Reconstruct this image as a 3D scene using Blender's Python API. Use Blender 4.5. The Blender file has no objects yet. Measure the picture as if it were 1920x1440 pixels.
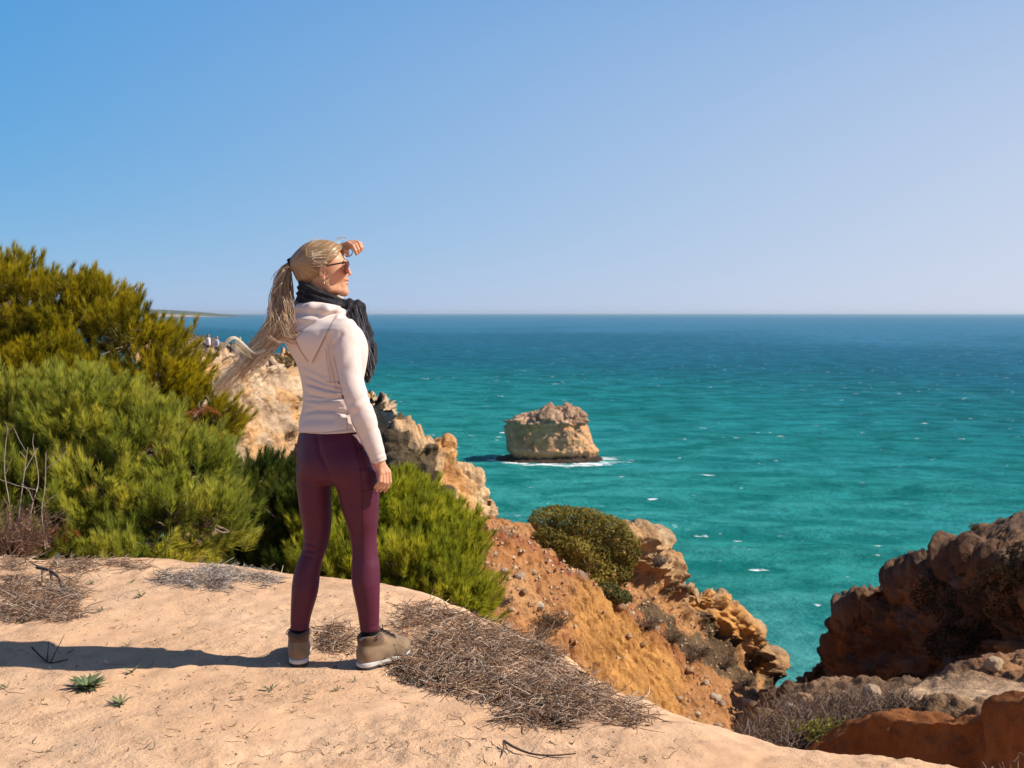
import bpy, bmesh, math, random
import numpy as np
from mathutils import Vector, Matrix
random.seed(7)
rng = np.random.default_rng(7)
SC = bpy.context.scene
COL = SC.collection
PI = math.pi

# ------------------------------------------------------------------ camera
FPX, CAMZ = 2100.0, 1.42                 # focal length in pixels of a 1920 px wide frame, eye height
PITCH = math.atan((720 - 587) / FPX)
cam_d = bpy.data.cameras.new('camera')
cam = bpy.data.objects.new('camera', cam_d); COL.objects.link(cam)
cam.location = (0, 0, CAMZ); cam.rotation_euler = (PI / 2 - PITCH, 0, 0)
cam_d.sensor_width = 36; cam_d.lens = 36 * FPX / 1920
cam_d.clip_start = 0.05; cam_d.clip_end = 200000
cam_d.dof.use_dof = True; cam_d.dof.focus_distance = 4.5; cam_d.dof.aperture_fstop = 8.0
SC.camera = cam

# ------------------------------------------------------------------ daylight
SUN_EL, SUN_AZ = math.radians(42), math.radians(-5)      # azimuth from +x towards +y (away from the camera)
SDIR = Vector((math.cos(SUN_EL) * math.cos(SUN_AZ), math.cos(SUN_EL) * math.sin(SUN_AZ), math.sin(SUN_EL)))
world = bpy.data.worlds.new('World'); SC.world = world; world.use_nodes = True
wn = world.node_tree.nodes; wn.clear()
sky = wn.new('ShaderNodeTexSky'); sky.sky_type = 'NISHITA'; sky.sun_disc = False
sky.sun_elevation = SUN_EL; sky.sun_rotation = PI / 2 - SUN_AZ
sky.altitude = 0; sky.air_density = 0.5; sky.dust_density = 0.3; sky.ozone_density = 10.0
SKY_K, EXPO = 0.15, 0.5
def wlink(a, b): world.node_tree.links.new(a, b)
def wmath(op, a, b, clamp=False):
    nd = wn.new('ShaderNodeMath'); nd.operation = op; nd.use_clamp = clamp
    for i, v in enumerate((a, b)):
        if isinstance(v, bpy.types.NodeSocket): wlink(v, nd.inputs[i])
        else: nd.inputs[i].default_value = v
    return nd.outputs[0]
sep = wn.new('ShaderNodeSeparateColor'); wlink(sky.outputs[0], sep.inputs[0])
comb = wn.new('ShaderNodeCombineColor')
# clear maritime air: a softer fall-off from horizon to zenith than the plain model
for i, (gain, gam) in enumerate(((0.80, 0.85), (0.617, 0.36), (0.765, 0.11))):
    wlink(wmath('MULTIPLY', wmath('POWER', wmath('MULTIPLY', sep.outputs[i], SKY_K), gam), gain / SKY_K), comb.inputs[i])
# towards the zenith the plain model takes over
sx = wn.new('ShaderNodeSeparateXYZ')
zn = wn.new('ShaderNodeMix'); zn.data_type = 'RGBA'
zr = wn.new('ShaderNodeMapRange'); zr.interpolation_type = 'SMOOTHSTEP'; zr.inputs[1].default_value = 0.22; zr.inputs[2].default_value = 0.7
wlink(sx.outputs[2], zr.inputs[0]); wlink(zr.outputs[0], zn.inputs[0]); wlink(comb.outputs[0], zn.inputs[6]); wlink(sky.outputs[0], zn.inputs[7])
# pale aerosol haze that thickens towards the sun's side of the sky and towards the horizon
tc = wn.new('ShaderNodeTexCoord')
dt = wn.new('ShaderNodeVectorMath'); dt.operation = 'DOT_PRODUCT'; wlink(tc.outputs['Generated'], dt.inputs[0]); dt.inputs[1].default_value = (math.cos(SUN_AZ), math.sin(SUN_AZ), 0)
wlink(tc.outputs['Generated'], sx.inputs[0])
az = wmath('MULTIPLY', wmath('ADD', dt.outputs['Value'], 0.49), 0.74, True)
el = wmath('MAXIMUM', wmath('SUBTRACT', 1.0, wmath('MULTIPLY', wmath('MULTIPLY', sx.outputs[2], sx.outputs[2]), 6.5)), 0.05)
hz = wn.new('ShaderNodeMix'); hz.data_type = 'RGBA'
wlink(wmath('MINIMUM', wmath('MULTIPLY', az, el), 0.9), hz.inputs[0]); wlink(zn.outputs[2], hz.inputs[6]); hz.inputs[7].default_value = (0.80 / SKY_K, 0.79 / SKY_K, 0.88 / SKY_K, 1)
bg = wn.new('ShaderNodeBackground'); bg.inputs['Strength'].default_value = SKY_K / 2 ** EXPO
wo = wn.new('ShaderNodeOutputWorld')
wlink(hz.outputs[2], bg.inputs[0]); wlink(bg.outputs[0], wo.inputs[0])
sun_d = bpy.data.lights.new('sun', 'SUN'); sun_d.energy = 5.0; sun_d.angle = math.radians(0.53); sun_d.color = (1, 0.92, 0.80)
sun = bpy.data.objects.new('sun', sun_d); COL.objects.link(sun)
sun.location = (20, 5, 25); sun.rotation_euler = SDIR.to_track_quat('Z', 'Y').to_euler()
vs = SC.view_settings
vs.view_transform = 'Standard'; vs.look = 'None'; vs.exposure = EXPO; vs.gamma = 1.0; vs.use_curve_mapping = False
SC.cycles.use_denoising = True
SC.cycles.max_bounces = 8

# ------------------------------------------------------------------ helpers
_c, _s = math.cos(PITCH), math.sin(PITCH)
def W(px, py, Y):
    """world point at distance Y in front of the camera that appears at a photo pixel"""
    px, py, Y = np.asarray(px, float), np.asarray(py, float), np.asarray(Y, float)
    fx, fy = (px - 960) / FPX, (720 - py) / FPX
    t = Y / (_c + fy * _s)
    return np.stack([fx * t, Y + 0 * t, CAMZ + t * (fy * _c - _s)], -1)

def _hash(ix, iy, iz, seed):
    h = (ix * 374761393 + iy * 668265263 + iz * 2147483647 + seed * 974634777) & 0xFFFFFFFF
    h = ((h ^ (h >> 13)) * 1274126177) & 0xFFFFFFFF
    h = ((h ^ (h >> 16)) * 2246822519) & 0xFFFFFFFF
    return (h ^ (h >> 15)) & 0xFFFFFFFF
def vnoise(p, seed=0):
    """gradient-like value noise, -1..1, p (N,3)"""
    p = np.asarray(p, float); i = np.floor(p).astype(np.int64); f = p - i
    u = f * f * f * (f * (f * 6 - 15) + 10)
    out = 0
    for dx in (0, 1):
        for dy in (0, 1):
            for dz in (0, 1):
                h = _hash(i[:, 0] + dx, i[:, 1] + dy, i[:, 2] + dz, seed)
                gx = (h & 1023) / 511.5 - 1; gy = ((h >> 10) & 1023) / 511.5 - 1; gz = ((h >> 20) & 1023) / 511.5 - 1
                d = gx * (f[:, 0] - dx) + gy * (f[:, 1] - dy) + gz * (f[:, 2] - dz)
                w = (u[:, 0] if dx else 1 - u[:, 0]) * (u[:, 1] if dy else 1 - u[:, 1]) * (u[:, 2] if dz else 1 - u[:, 2])
                out = out + w * d
    return out * 1.5
def fbm(p, oct=4, seed=0, gain=0.5, ridged=False):
    p = np.asarray(p, float); a, s, out = 1.0, 1.0, 0
    for k in range(oct):
        n = vnoise(p * s + k * 17.3, seed + k)
        out = out + a * ((1 - 2 * np.abs(n)) if ridged else n)
        a *= gain; s *= 2.03
    return out
def worley(p, seed=0):
    """distance to nearest and second nearest feature point"""
    p = np.asarray(p, float); i = np.floor(p).astype(np.int64); f = p - i
    d1 = np.full(len(p), 9.0); d2 = np.full(len(p), 9.0)
    for dx in (-1, 0, 1):
        for dy in (-1, 0, 1):
            for dz in (-1, 0, 1):
                h = _hash(i[:, 0] + dx, i[:, 1] + dy, i[:, 2] + dz, seed)
                q = np.stack([dx + (h & 1023) / 1023, dy + ((h >> 10) & 1023) / 1023, dz + ((h >> 20) & 1023) / 1023], -1)
                d = np.linalg.norm(q - f, axis=1)
                m = d < d1
                d2 = np.where(m, d1, np.minimum(d2, d)); d1 = np.where(m, d, d1)
    return d1, d2
def cells(p, seed=0):
    """random value per fracture cell, -0.5..0.5, and distance to the cell border"""
    p = np.asarray(p, float); i = np.floor(p).astype(np.int64); f = p - i
    d1 = np.full(len(p), 9.0); d2 = np.full(len(p), 9.0); val = np.zeros(len(p))
    for dx in (-1, 0, 1):
        for dy in (-1, 0, 1):
            for dz in (-1, 0, 1):
                h = _hash(i[:, 0] + dx, i[:, 1] + dy, i[:, 2] + dz, seed)
                q = np.stack([dx + (h & 1023) / 1023, dy + ((h >> 10) & 1023) / 1023, dz + ((h >> 20) & 1023) / 1023], -1)
                d = np.abs(q - f).sum(1); m = d < d1
                d2 = np.where(m, d1, np.minimum(d2, d)); d1 = np.where(m, d, d1); val = np.where(m, ((h >> 5) & 255) / 255 - .5, val)
    return val, d2 - d1
def sstep(a, b, x):
    t = np.clip((np.asarray(x, float) - a) / (b - a), 0, 1); return t * t * (3 - 2 * t)

def mesh_np(name, V, F, mat=None, parent=None, smooth=True, col=None, mats=None, midx=None):
    """V (n,3); F: (m,3|4) array or list of such arrays; col (n,3|4) point colour"""
    V = np.ascontiguousarray(V, dtype=np.float32)
    Fs = F if isinstance(F, (list, tuple)) else [F]
    Fs = [np.asarray(f, dtype=np.int32) for f in Fs if len(f)]
    me = bpy.data.meshes.new(name)
    me.vertices.add(len(V)); me.vertices.foreach_set('co', V.ravel())
    loops = np.concatenate([f.ravel() for f in Fs]); sizes = np.concatenate([np.full(len(f), f.shape[1], np.int32) for f in Fs])
    starts = np.concatenate([[0], np.cumsum(sizes)[:-1]]).astype(np.int32)
    me.loops.add(len(loops)); me.loops.foreach_set('vertex_index', loops)
    me.polygons.add(len(sizes)); me.polygons.foreach_set('loop_start', starts)
    me.update(calc_edges=True)
    me.polygons.foreach_set('use_smooth', np.full(len(sizes), smooth, dtype=bool))
    if col is not None:
        col = np.asarray(col, np.float32)
        if col.shape[1] == 3: col = np.concatenate([col, np.ones((len(col), 1), np.float32)], 1)
        at = me.attributes.new('col', 'FLOAT_COLOR', 'POINT'); at.data.foreach_set('color', np.ascontiguousarray(col).ravel())
    for m in (mats or ([mat] if mat else [])): me.materials.append(m)
    if midx is not None: me.polygons.foreach_set('material_index', np.asarray(midx, np.int32))
    me.validate(); me.update()
    o = bpy.data.objects.new(name, me); COL.objects.link(o)
    if parent is not None: o.parent = parent
    return o
def tag(o, label=None, cat=None, group=None, kind=None):
    if label: o['label'] = label
    if cat: o['category'] = cat
    if group: o['group'] = group
    if kind: o['kind'] = kind
    return o
def empty(name, loc, label=None, cat=None, group=None, kind=None):
    o = bpy.data.objects.new(name, None); COL.objects.link(o); o.location = [float(v) for v in loc]; o.empty_display_size = 0.1
    bpy.context.view_layer.update()
    return tag(o, label, cat, group, kind)
def adopt(o, p):
    """parent o to p and keep its world place (parents are unrotated empties)"""
    o.parent = p; o.matrix_parent_inverse = Matrix.Translation(-Vector(p.location)); return o
def rel(V, p): return np.asarray(V) - np.array(p.location)

class MB:
    """collects triangles / quads with per-vertex colour"""
    def __init__(s): s.V, s.T, s.Q, s.C, s.n = [], [], [], [], 0
    def add(s, V, T=None, Q=None, C=None):
        V = np.asarray(V, float).reshape(-1, 3); s.V.append(V)
        if T is not None and len(T): s.T.append(np.asarray(T, int).reshape(-1, 3) + s.n)
        if Q is not None and len(Q): s.Q.append(np.asarray(Q, int).reshape(-1, 4) + s.n)
        c = np.ones((len(V), 3)) if C is None else np.broadcast_to(np.asarray(C, float), (len(V), 3))
        s.C.append(c); s.n += len(V)
    def build(s, name, mat, parent=None, smooth=True, local=True):
        V = np.concatenate(s.V)
        if parent is not None and local: V = V - np.array(parent.location)
        F = []
        if s.Q: F.append(np.concatenate(s.Q))
        if s.T: F.append(np.concatenate(s.T))
        return mesh_np(name, V, F, mat, parent, smooth, col=np.concatenate(s.C))

def frames(P):
    """tangents and two normals along polylines P (n,k,3)"""
    T = np.gradient(P, axis=1); T /= np.linalg.norm(T, axis=2, keepdims=True) + 1e-9
    ref = np.zeros_like(T); ref[..., 2] = 1
    par = np.abs(T[..., 2]) > 0.95
    ref[par] = (1, 0, 0)
    A = np.cross(T, ref); A /= np.linalg.norm(A, axis=2, keepdims=True) + 1e-9
    B = np.cross(A, T); return T, A, B
def tubes(mb, P, R, sides=3, C=None):
    """many tubes at once: P (n,k,3), R (n,k) radii, C (n,3) colour"""
    P = np.asarray(P, float); n, k, _ = P.shape
    R = np.broadcast_to(np.asarray(R, float), (n, k))
    T, A, B = frames(P)
    ang = np.arange(sides) * 2 * PI / sides
    V = P[:, :, None, :] + R[:, :, None, None] * (np.cos(ang)[None, None, :, None] * A[:, :, None, :] + np.sin(ang)[None, None, :, None] * B[:, :, None, :])
    idx = np.arange(n * k * sides).reshape(n, k, sides)
    a = idx[:, :-1, :]; b = idx[:, 1:, :]
    Q = np.stack([a, np.roll(a, -1, 2), np.roll(b, -1, 2), b], -1).reshape(-1, 4)
    cap = []
    if sides == 3:
        cap = np.concatenate([idx[:, 0, ::-1].reshape(-1, 3), idx[:, -1, :].reshape(-1, 3)])
    cc = None
    if C is not None:
        C = np.asarray(C, float); cc = np.repeat(C.reshape(n, 3), k * sides, axis=0) if C.ndim == 2 else np.repeat(C.reshape(n * k, 3), sides, axis=0)
    mb.add(V.reshape(-1, 3), T=cap, Q=Q, C=cc)
def ribbons(mb, P, Wd, side, C=None):
    """flat ribbons: P (n,k,3), Wd (n,k) half widths, side (n,k,3) unit"""
    n, k, _ = P.shape
    V = np.stack([P - side * Wd[..., None], P + side * Wd[..., None]], 2)
    idx = np.arange(n * k * 2).reshape(n, k, 2)
    Q = np.stack([idx[:, :-1, 0], idx[:, :-1, 1], idx[:, 1:, 1], idx[:, 1:, 0]], -1).reshape(-1, 4)
    cc = None
    if C is not None: cc = np.repeat(np.asarray(C, float).reshape(n, 3), k * 2, axis=0)
    mb.add(V.reshape(-1, 3), Q=Q, C=cc)
def crom(P, t):
    """Catmull-Rom through P (k,d) at params t in 0..k-1"""
    P = np.asarray(P, float); k = len(P); t = np.clip(t, 0, k - 1 - 1e-6); i = t.astype(int); f = (t - i)[:, None]
    g = lambda j: P[np.clip(j, 0, k - 1)]
    p0 = np.where((i == 0)[:, None], 2 * g(i) - g(i + 1), g(i - 1)); p3 = np.where((i + 2 > k - 1)[:, None], 2 * g(i + 1) - g(i), g(i + 2))
    p1, p2 = g(i), g(i + 1)
    return 0.5 * (2 * p1 + (p2 - p0) * f + (2 * p0 - 5 * p1 + 4 * p2 - p3) * f * f + (3 * p1 - p0 - 3 * p2 + p3) * f ** 3)
def smooth_curve(P, n): return crom(P, np.linspace(0, len(P) - 1, n))
def grid_faces(nu, nv):
    idx = np.arange(nu * nv).reshape(nu, nv)
    return np.stack([idx[:-1, :-1], idx[1:, :-1], idx[1:, 1:], idx[:-1, 1:]], -1).reshape(-1, 4)
def grid_normals(G):
    du = np.gradient(G, axis=0); dv = np.gradient(G, axis=1); n = np.cross(du, dv)
    return n / (np.linalg.norm(n, axis=2, keepdims=True) + 1e-9)
def control_sheet(rows, nu, nv):
    """rows: list (along v) of lists (along u, equal length) of world points -> (nu,nv,3) smooth grid plus u,v"""
    R = np.array(rows, float)                               # (nr, nc, 3)
    tu = np.linspace(0, R.shape[1] - 1, nu)
    A = np.stack([crom(r, tu) for r in R], 0)               # (nr, nu, 3)
    tv = np.linspace(0, R.shape[0] - 1, nv)
    G = np.stack([crom(A[:, i], tv) for i in range(nu)], 0) # (nu, nv, 3)
    U, Vv = np.meshgrid(tu, tv, indexing='ij'); return G, U, Vv

# ---- node material helper
class NT:
    def __init__(s, name):
        s.m = bpy.data.materials.new(name); s.m.use_nodes = True; s.t = s.m.node_tree; s.t.nodes.clear()
        s.out = s.t.nodes.new('ShaderNodeOutputMaterial')
    def n(s, typ, ins=None, **props):
        nd = s.t.nodes.new('ShaderNode' + typ)
        for k, v in props.items(): setattr(nd, k, v)
        for k, v in (ins or {}).items():
            sk = nd.inputs[k]
            if hasattr(v, 'is_linked') or isinstance(v, bpy.types.NodeSocket): s.t.links.new(v, sk)
            else:
                if sk.type == 'RGBA' and len(v) == 3: v = (*v, 1)
                sk.default_value = v
        return nd
    def math(s, op, a, b=None, c=None, clamp=False):
        d = {0: a}
        if b is not None: d[1] = b
        if c is not None: d[2] = c
        return s.n('Math', d, operation=op, use_clamp=clamp).outputs[0]
    def mix(s, fac, a, b, blend='MIX'):
        nd = s.n('Mix', data_type='RGBA', blend_type=blend)
        for k, v in ((0, fac), (6, a), (7, b)):
            if isinstance(v, bpy.types.NodeSocket): s.t.links.new(v, nd.inputs[k])
            else: nd.inputs[k].default_value = v if not isinstance(v, (tuple, list)) else ((*v, 1) if len(v) == 3 else v)
        return nd.outputs[2]
    def ramp(s, fac, stops, interp='LINEAR'):
        nd = s.n('ValToRGB', {0: fac}); r = nd.color_ramp; r.interpolation = interp
        while len(r.elements) < len(stops): r.elements.new(0.5)
        for e, (p, c) in zip(r.elements, stops):
            e.position = p; e.color = (c, c, c, 1) if not isinstance(c, (tuple, list)) else (*c, 1)
        return nd.outputs[0]
    def noise(s, vec, scale, detail=4, rough=0.55, dist=0.0, out=0):
        d = {'Scale': scale, 'Detail': detail, 'Roughness': rough, 'Distortion': dist}
        if vec is not None: d['Vector'] = vec
        return s.n('TexNoise', d).outputs[out]
    def pos(s): return s.n('NewGeometry').outputs['Position']
    def obj(s): return s.n('TexCoord').outputs['Object']
    def attr(s, name='col'): return s.n('Attribute', attribute_name=name).outputs['Color']
    def scale(s, vec, v):
        return s.n('Mapping', {'Vector': vec, 'Scale': v}).outputs[0]
    def bump(s, h, strength, dist, normal=None):
        d = {'Height': h, 'Strength': strength, 'Distance': dist}
        if normal is not None: d['Normal'] = normal
        return s.n('Bump', d).outputs[0]
    def bsdf(s, color, rough=0.8, normal=None, spec=0.3, **kw):
        d = {'Base Color': color, 'Roughness': rough, 'Specular IOR Level': spec}
        if normal is not None: d['Normal'] = normal
        d.update(kw)
        b = s.n('BsdfPrincipled', d); return b.outputs[0]
    def end(s, shader):
        s.t.links.new(shader, s.out.inputs[0]); return s.m
# ================================================================== the setting: sea, cliffs, ground
SEA = -27.0
STACK_C = W(1028, 862, 217.0)

def mat_sea():
    t = NT('sea_water')
    p = t.pos(); sx = t.n('SeparateXYZ', {0: p}); X, Y = sx.outputs[0], sx.outputs[1]
    # water turns from shallow turquoise to deep blue offshore, with drifting patches
    patch = t.noise(t.scale(p, (0.004, 0.0016, 1)), 1.0, 3, 0.5)
    lg = t.math('LOGARITHM', t.math('MAXIMUM', Y, 20.0), 10.0)                        # 2 = 100 m, 3 = 1 km
    lgx = t.math('ADD', lg, t.math('MULTIPLY', t.math('DIVIDE', X, t.math('MAXIMUM', Y, 20.0)), 0.45))
    f = t.math('ADD', lgx, t.math('MULTIPLY', t.math('SUBTRACT', patch, 0.5), 0.55))
    fac = t.n('MapRange', {0: f, 1: 1.85, 2: 3.35}).outputs[0]
    colr = t.ramp(fac, [(0.0, (0.046, 0.220, 0.232)), (0.27, (0.014, 0.205, 0.200)), (0.48, (0.005, 0.150, 0.170)), (0.64, (0.004, 0.098, 0.155)), (0.85, (0.008, 0.105, 0.19)), (1.0, (0.022, 0.15, 0.27))])
    # light crests and shaded troughs of the swell painted in, then broad darker patches
    st = t.noise(t.scale(p, (0.085, 0.125, 1)), 1.0, 6, 0.62, 0.5)
    colr = t.mix(t.ramp(st, [(0.40, 0.0), (0.62, 1.0)]), t.mix(1.0, colr, (0.5, 0.74, 0.72), 'MULTIPLY'), t.mix(1.0, colr, (2.7, 1.33, 1.30), 'MULTIPLY'))
    st2 = t.noise(t.scale(p, (0.018, 0.03, 1)), 1.0, 4, 0.55, 0.3)
    colr = t.mix(t.ramp(st2, [(0.35, 0.0), (0.65, 1.0)]), t.mix(1.0, colr, (0.62, 0.86, 0.80), 'MULTIPLY'), colr)
    # foam: whitecaps plus surf round the stack
    wc = t.noise(t.scale(p, (0.20, 0.34, 1)), 1.0, 5, 0.6)
    wc2 = t.noise(t.scale(p, (0.008, 0.011, 1)), 1.0, 2, 0.5)
    thr = t.math('ADD', wc, t.math('MULTIPLY', t.math('SUBTRACT', wc2, 0.5), 0.16))
    caps = t.ramp(thr, [(0.68, 0.0), (0.715, 1.0)])
    dx = t.math('DIVIDE', t.math('SUBTRACT', X, float(STACK_C[0]) + 2.0), 13.0)
    dy = t.math('DIVIDE', t.math('SUBTRACT', Y, float(STACK_C[1]) - 1.0), 9.5)
    d = t.math('SQRT', t.math('ADD', t.math('MULTIPLY', dx, dx), t.math('MULTIPLY', dy, dy)))
    ring = t.n('MapRange', {0: d, 1: 0.72, 2: 1.35, 3: 0.9, 4: 0.0}).outputs[0]
    fn = t.noise(t.scale(p, (0.22, 0.6, 1)), 1.0, 5, 0.6, 0.6)
    surf = t.ramp(t.math('ADD', t.math('MULTIPLY', ring, 0.34), fn), [(0.72, 0.0), (0.80, 1.0)])
    foam = t.math('MAXIMUM', caps, surf)
    base = t.mix(foam, colr, (0.78, 0.82, 0.84))
    h1 = t.noise(t.scale(p, (0.28, 0.40, 1)), 1.0, 6, 0.65)
    nrm = t.bump(h1, 0.75, 1.6)
    df = t.n('BsdfDiffuse', {'Color': base, 'Normal': nrm}).outputs[0]; gl = t.n('BsdfGlossy', {'Color': (0.75, 0.95, 1.0, 1), 'Roughness': 0.18, 'Normal': nrm}).outputs[0]
    return t.end(t.n('MixShader', {0: 0.045, 1: df, 2: gl}).outputs[0])
M_SEA = mat_sea()
def build_sea():
    r = [30.0]
    while r[-1] < 650: r.append(r[-1] * 1.0075)
    while r[-1] < 42000: r.append(r[-1] * 1.035)
    r = np.array(r); th = np.linspace(-1.35, 1.35, 320)
    R, T = np.meshgrid(r, th, indexing='ij')
    X, Y = R * np.sin(T), R * np.cos(T)
    z = np.zeros_like(X); p2 = np.stack([X.ravel(), Y.ravel(), 0 * X.ravel()], 1)
    amp = 0.5 + 0.5 * vnoise(p2 * 0.012, 3).reshape(X.shape)
    for (L, a, ang, sd) in ((19, 0.30, 1.50, 1), (12.5, 0.22, 1.75, 2), (8.3, 0.13, 1.32, 4), (27, 0.26, 1.62, 5)):
        k = 2 * PI / L; ph = vnoise(p2 * 0.02 + sd * 9.1, sd).reshape(X.shape) * 5
        q = k * (X * math.cos(ang) + Y * math.sin(ang)) + ph
        z += a * amp * (1 - 1.6 * np.abs(np.sin(q / 2)))
    fade = np.clip((900 - R) / 500, 0, 1)
    V = np.stack([X, Y, SEA + z * fade], -1).reshape(-1, 3)
    o = mesh_np('sea', V, grid_faces(*X.shape)[:, ::-1], M_SEA); tag(o, 'turquoise to deep blue sea with whitecaps', kind='structure')
build_sea()

# ---- rock material driven by a painted rock colour per point plus procedural strata, grain and pits
def mat_rock(name, scale=1.0, bump=0.6, strata=0.25, pits=True, rough=0.92):
    t = NT(name); p = t.pos(); base = t.attr()
    n1 = t.noise(p, 0.9 / scale, 8, 0.62); n2 = t.noise(p, 5.0 / scale, 6, 0.65)
    st = t.noise(t.scale(p, (0.25 / scale, 0.25 / scale, 2.6 / scale)), 1.0, 5, 0.6, 0.3)
    c = t.mix(t.ramp(n1, [(0.33, 0.0), (0.68, 1.0)]), t.mix(1.0, base, (0.66, 0.60, 0.56), 'MULTIPLY'), t.mix(1.0, base, (1.22, 1.2, 1.16), 'MULTIPLY'))
    c = t.mix(t.math('MULTIPLY', t.ramp(st, [(0.4, 0.0), (0.6, 1.0)]), strata), c, t.mix(1.0, c, (0.72, 0.58, 0.46), 'MULTIPLY'))
    c = t.mix(t.math('MULTIPLY', t.ramp(n2, [(0.35, 1.0), (0.55, 0.0)]), 0.45), c, t.mix(1.0, c, (0.55, 0.48, 0.44), 'MULTIPLY'))
    h = t.math('ADD', t.math('MULTIPLY', n1, 0.7), t.math('MULTIPLY', n2, 0.5))
    if pits:
        vo = t.n('TexVoronoi', {'Vector': t.n('Mapping', {'Vector': p}).outputs[0], 'Scale': 3.2 / scale}, feature='F1').outputs[0]
        h = t.math('ADD', h, t.math('MULTIPLY', t.math('MINIMUM', vo, 0.55), 0.6))
    n3 = t.noise(p, 24 / scale, 4, 0.7)
    h = t.math('ADD', h, t.math('MULTIPLY', n3, 0.14))
    nrm = t.bump(h, bump, 0.35 * scale)
    return t.end(t.bsdf(c, rough, nrm, 0.15))
M_LIME = mat_rock('limestone', 1.6, 0.75)
M_ORANGE = mat_rock('orange_earth', 0.8, 0.75, 0.15)
M_DARK = mat_rock('weathered_red_rock', 0.9, 0.8, 0.3)
M_STACK = mat_rock('stack_limestone', 4.0, 0.6, 0.3)

def rock_disp(G, amp, sc, seed, ridged=True, blocks=0.0, bsc=1.0, nrm=None, stretch=(1, 1, 1)):
    """push a sheet along its normals with fractal relief"""
    sh = G.shape; N = grid_normals(G) if nrm is None else nrm; P = G.reshape(-1, 3) * np.array(stretch)
    d = fbm(P * sc, 5, seed, 0.52, ridged) * amp
    if ridged: d -= amp * 0.6
    if blocks:
        a, b = worley(P * bsc + fbm(P * bsc * 0.7, 2, seed + 5)[:, None] * 0.35, seed + 9)
        d += blocks * (np.minimum(b - a, 0.35) / 0.35 - 0.6) + blocks * (0.5 - a)
    return G + N * d.reshape(sh[0], sh[1], 1), d.reshape(sh[:2])
def lerp3(a, b, t): return np.asarray(a) * (1 - t[..., None]) + np.asarray(b) * t[..., None]

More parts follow.
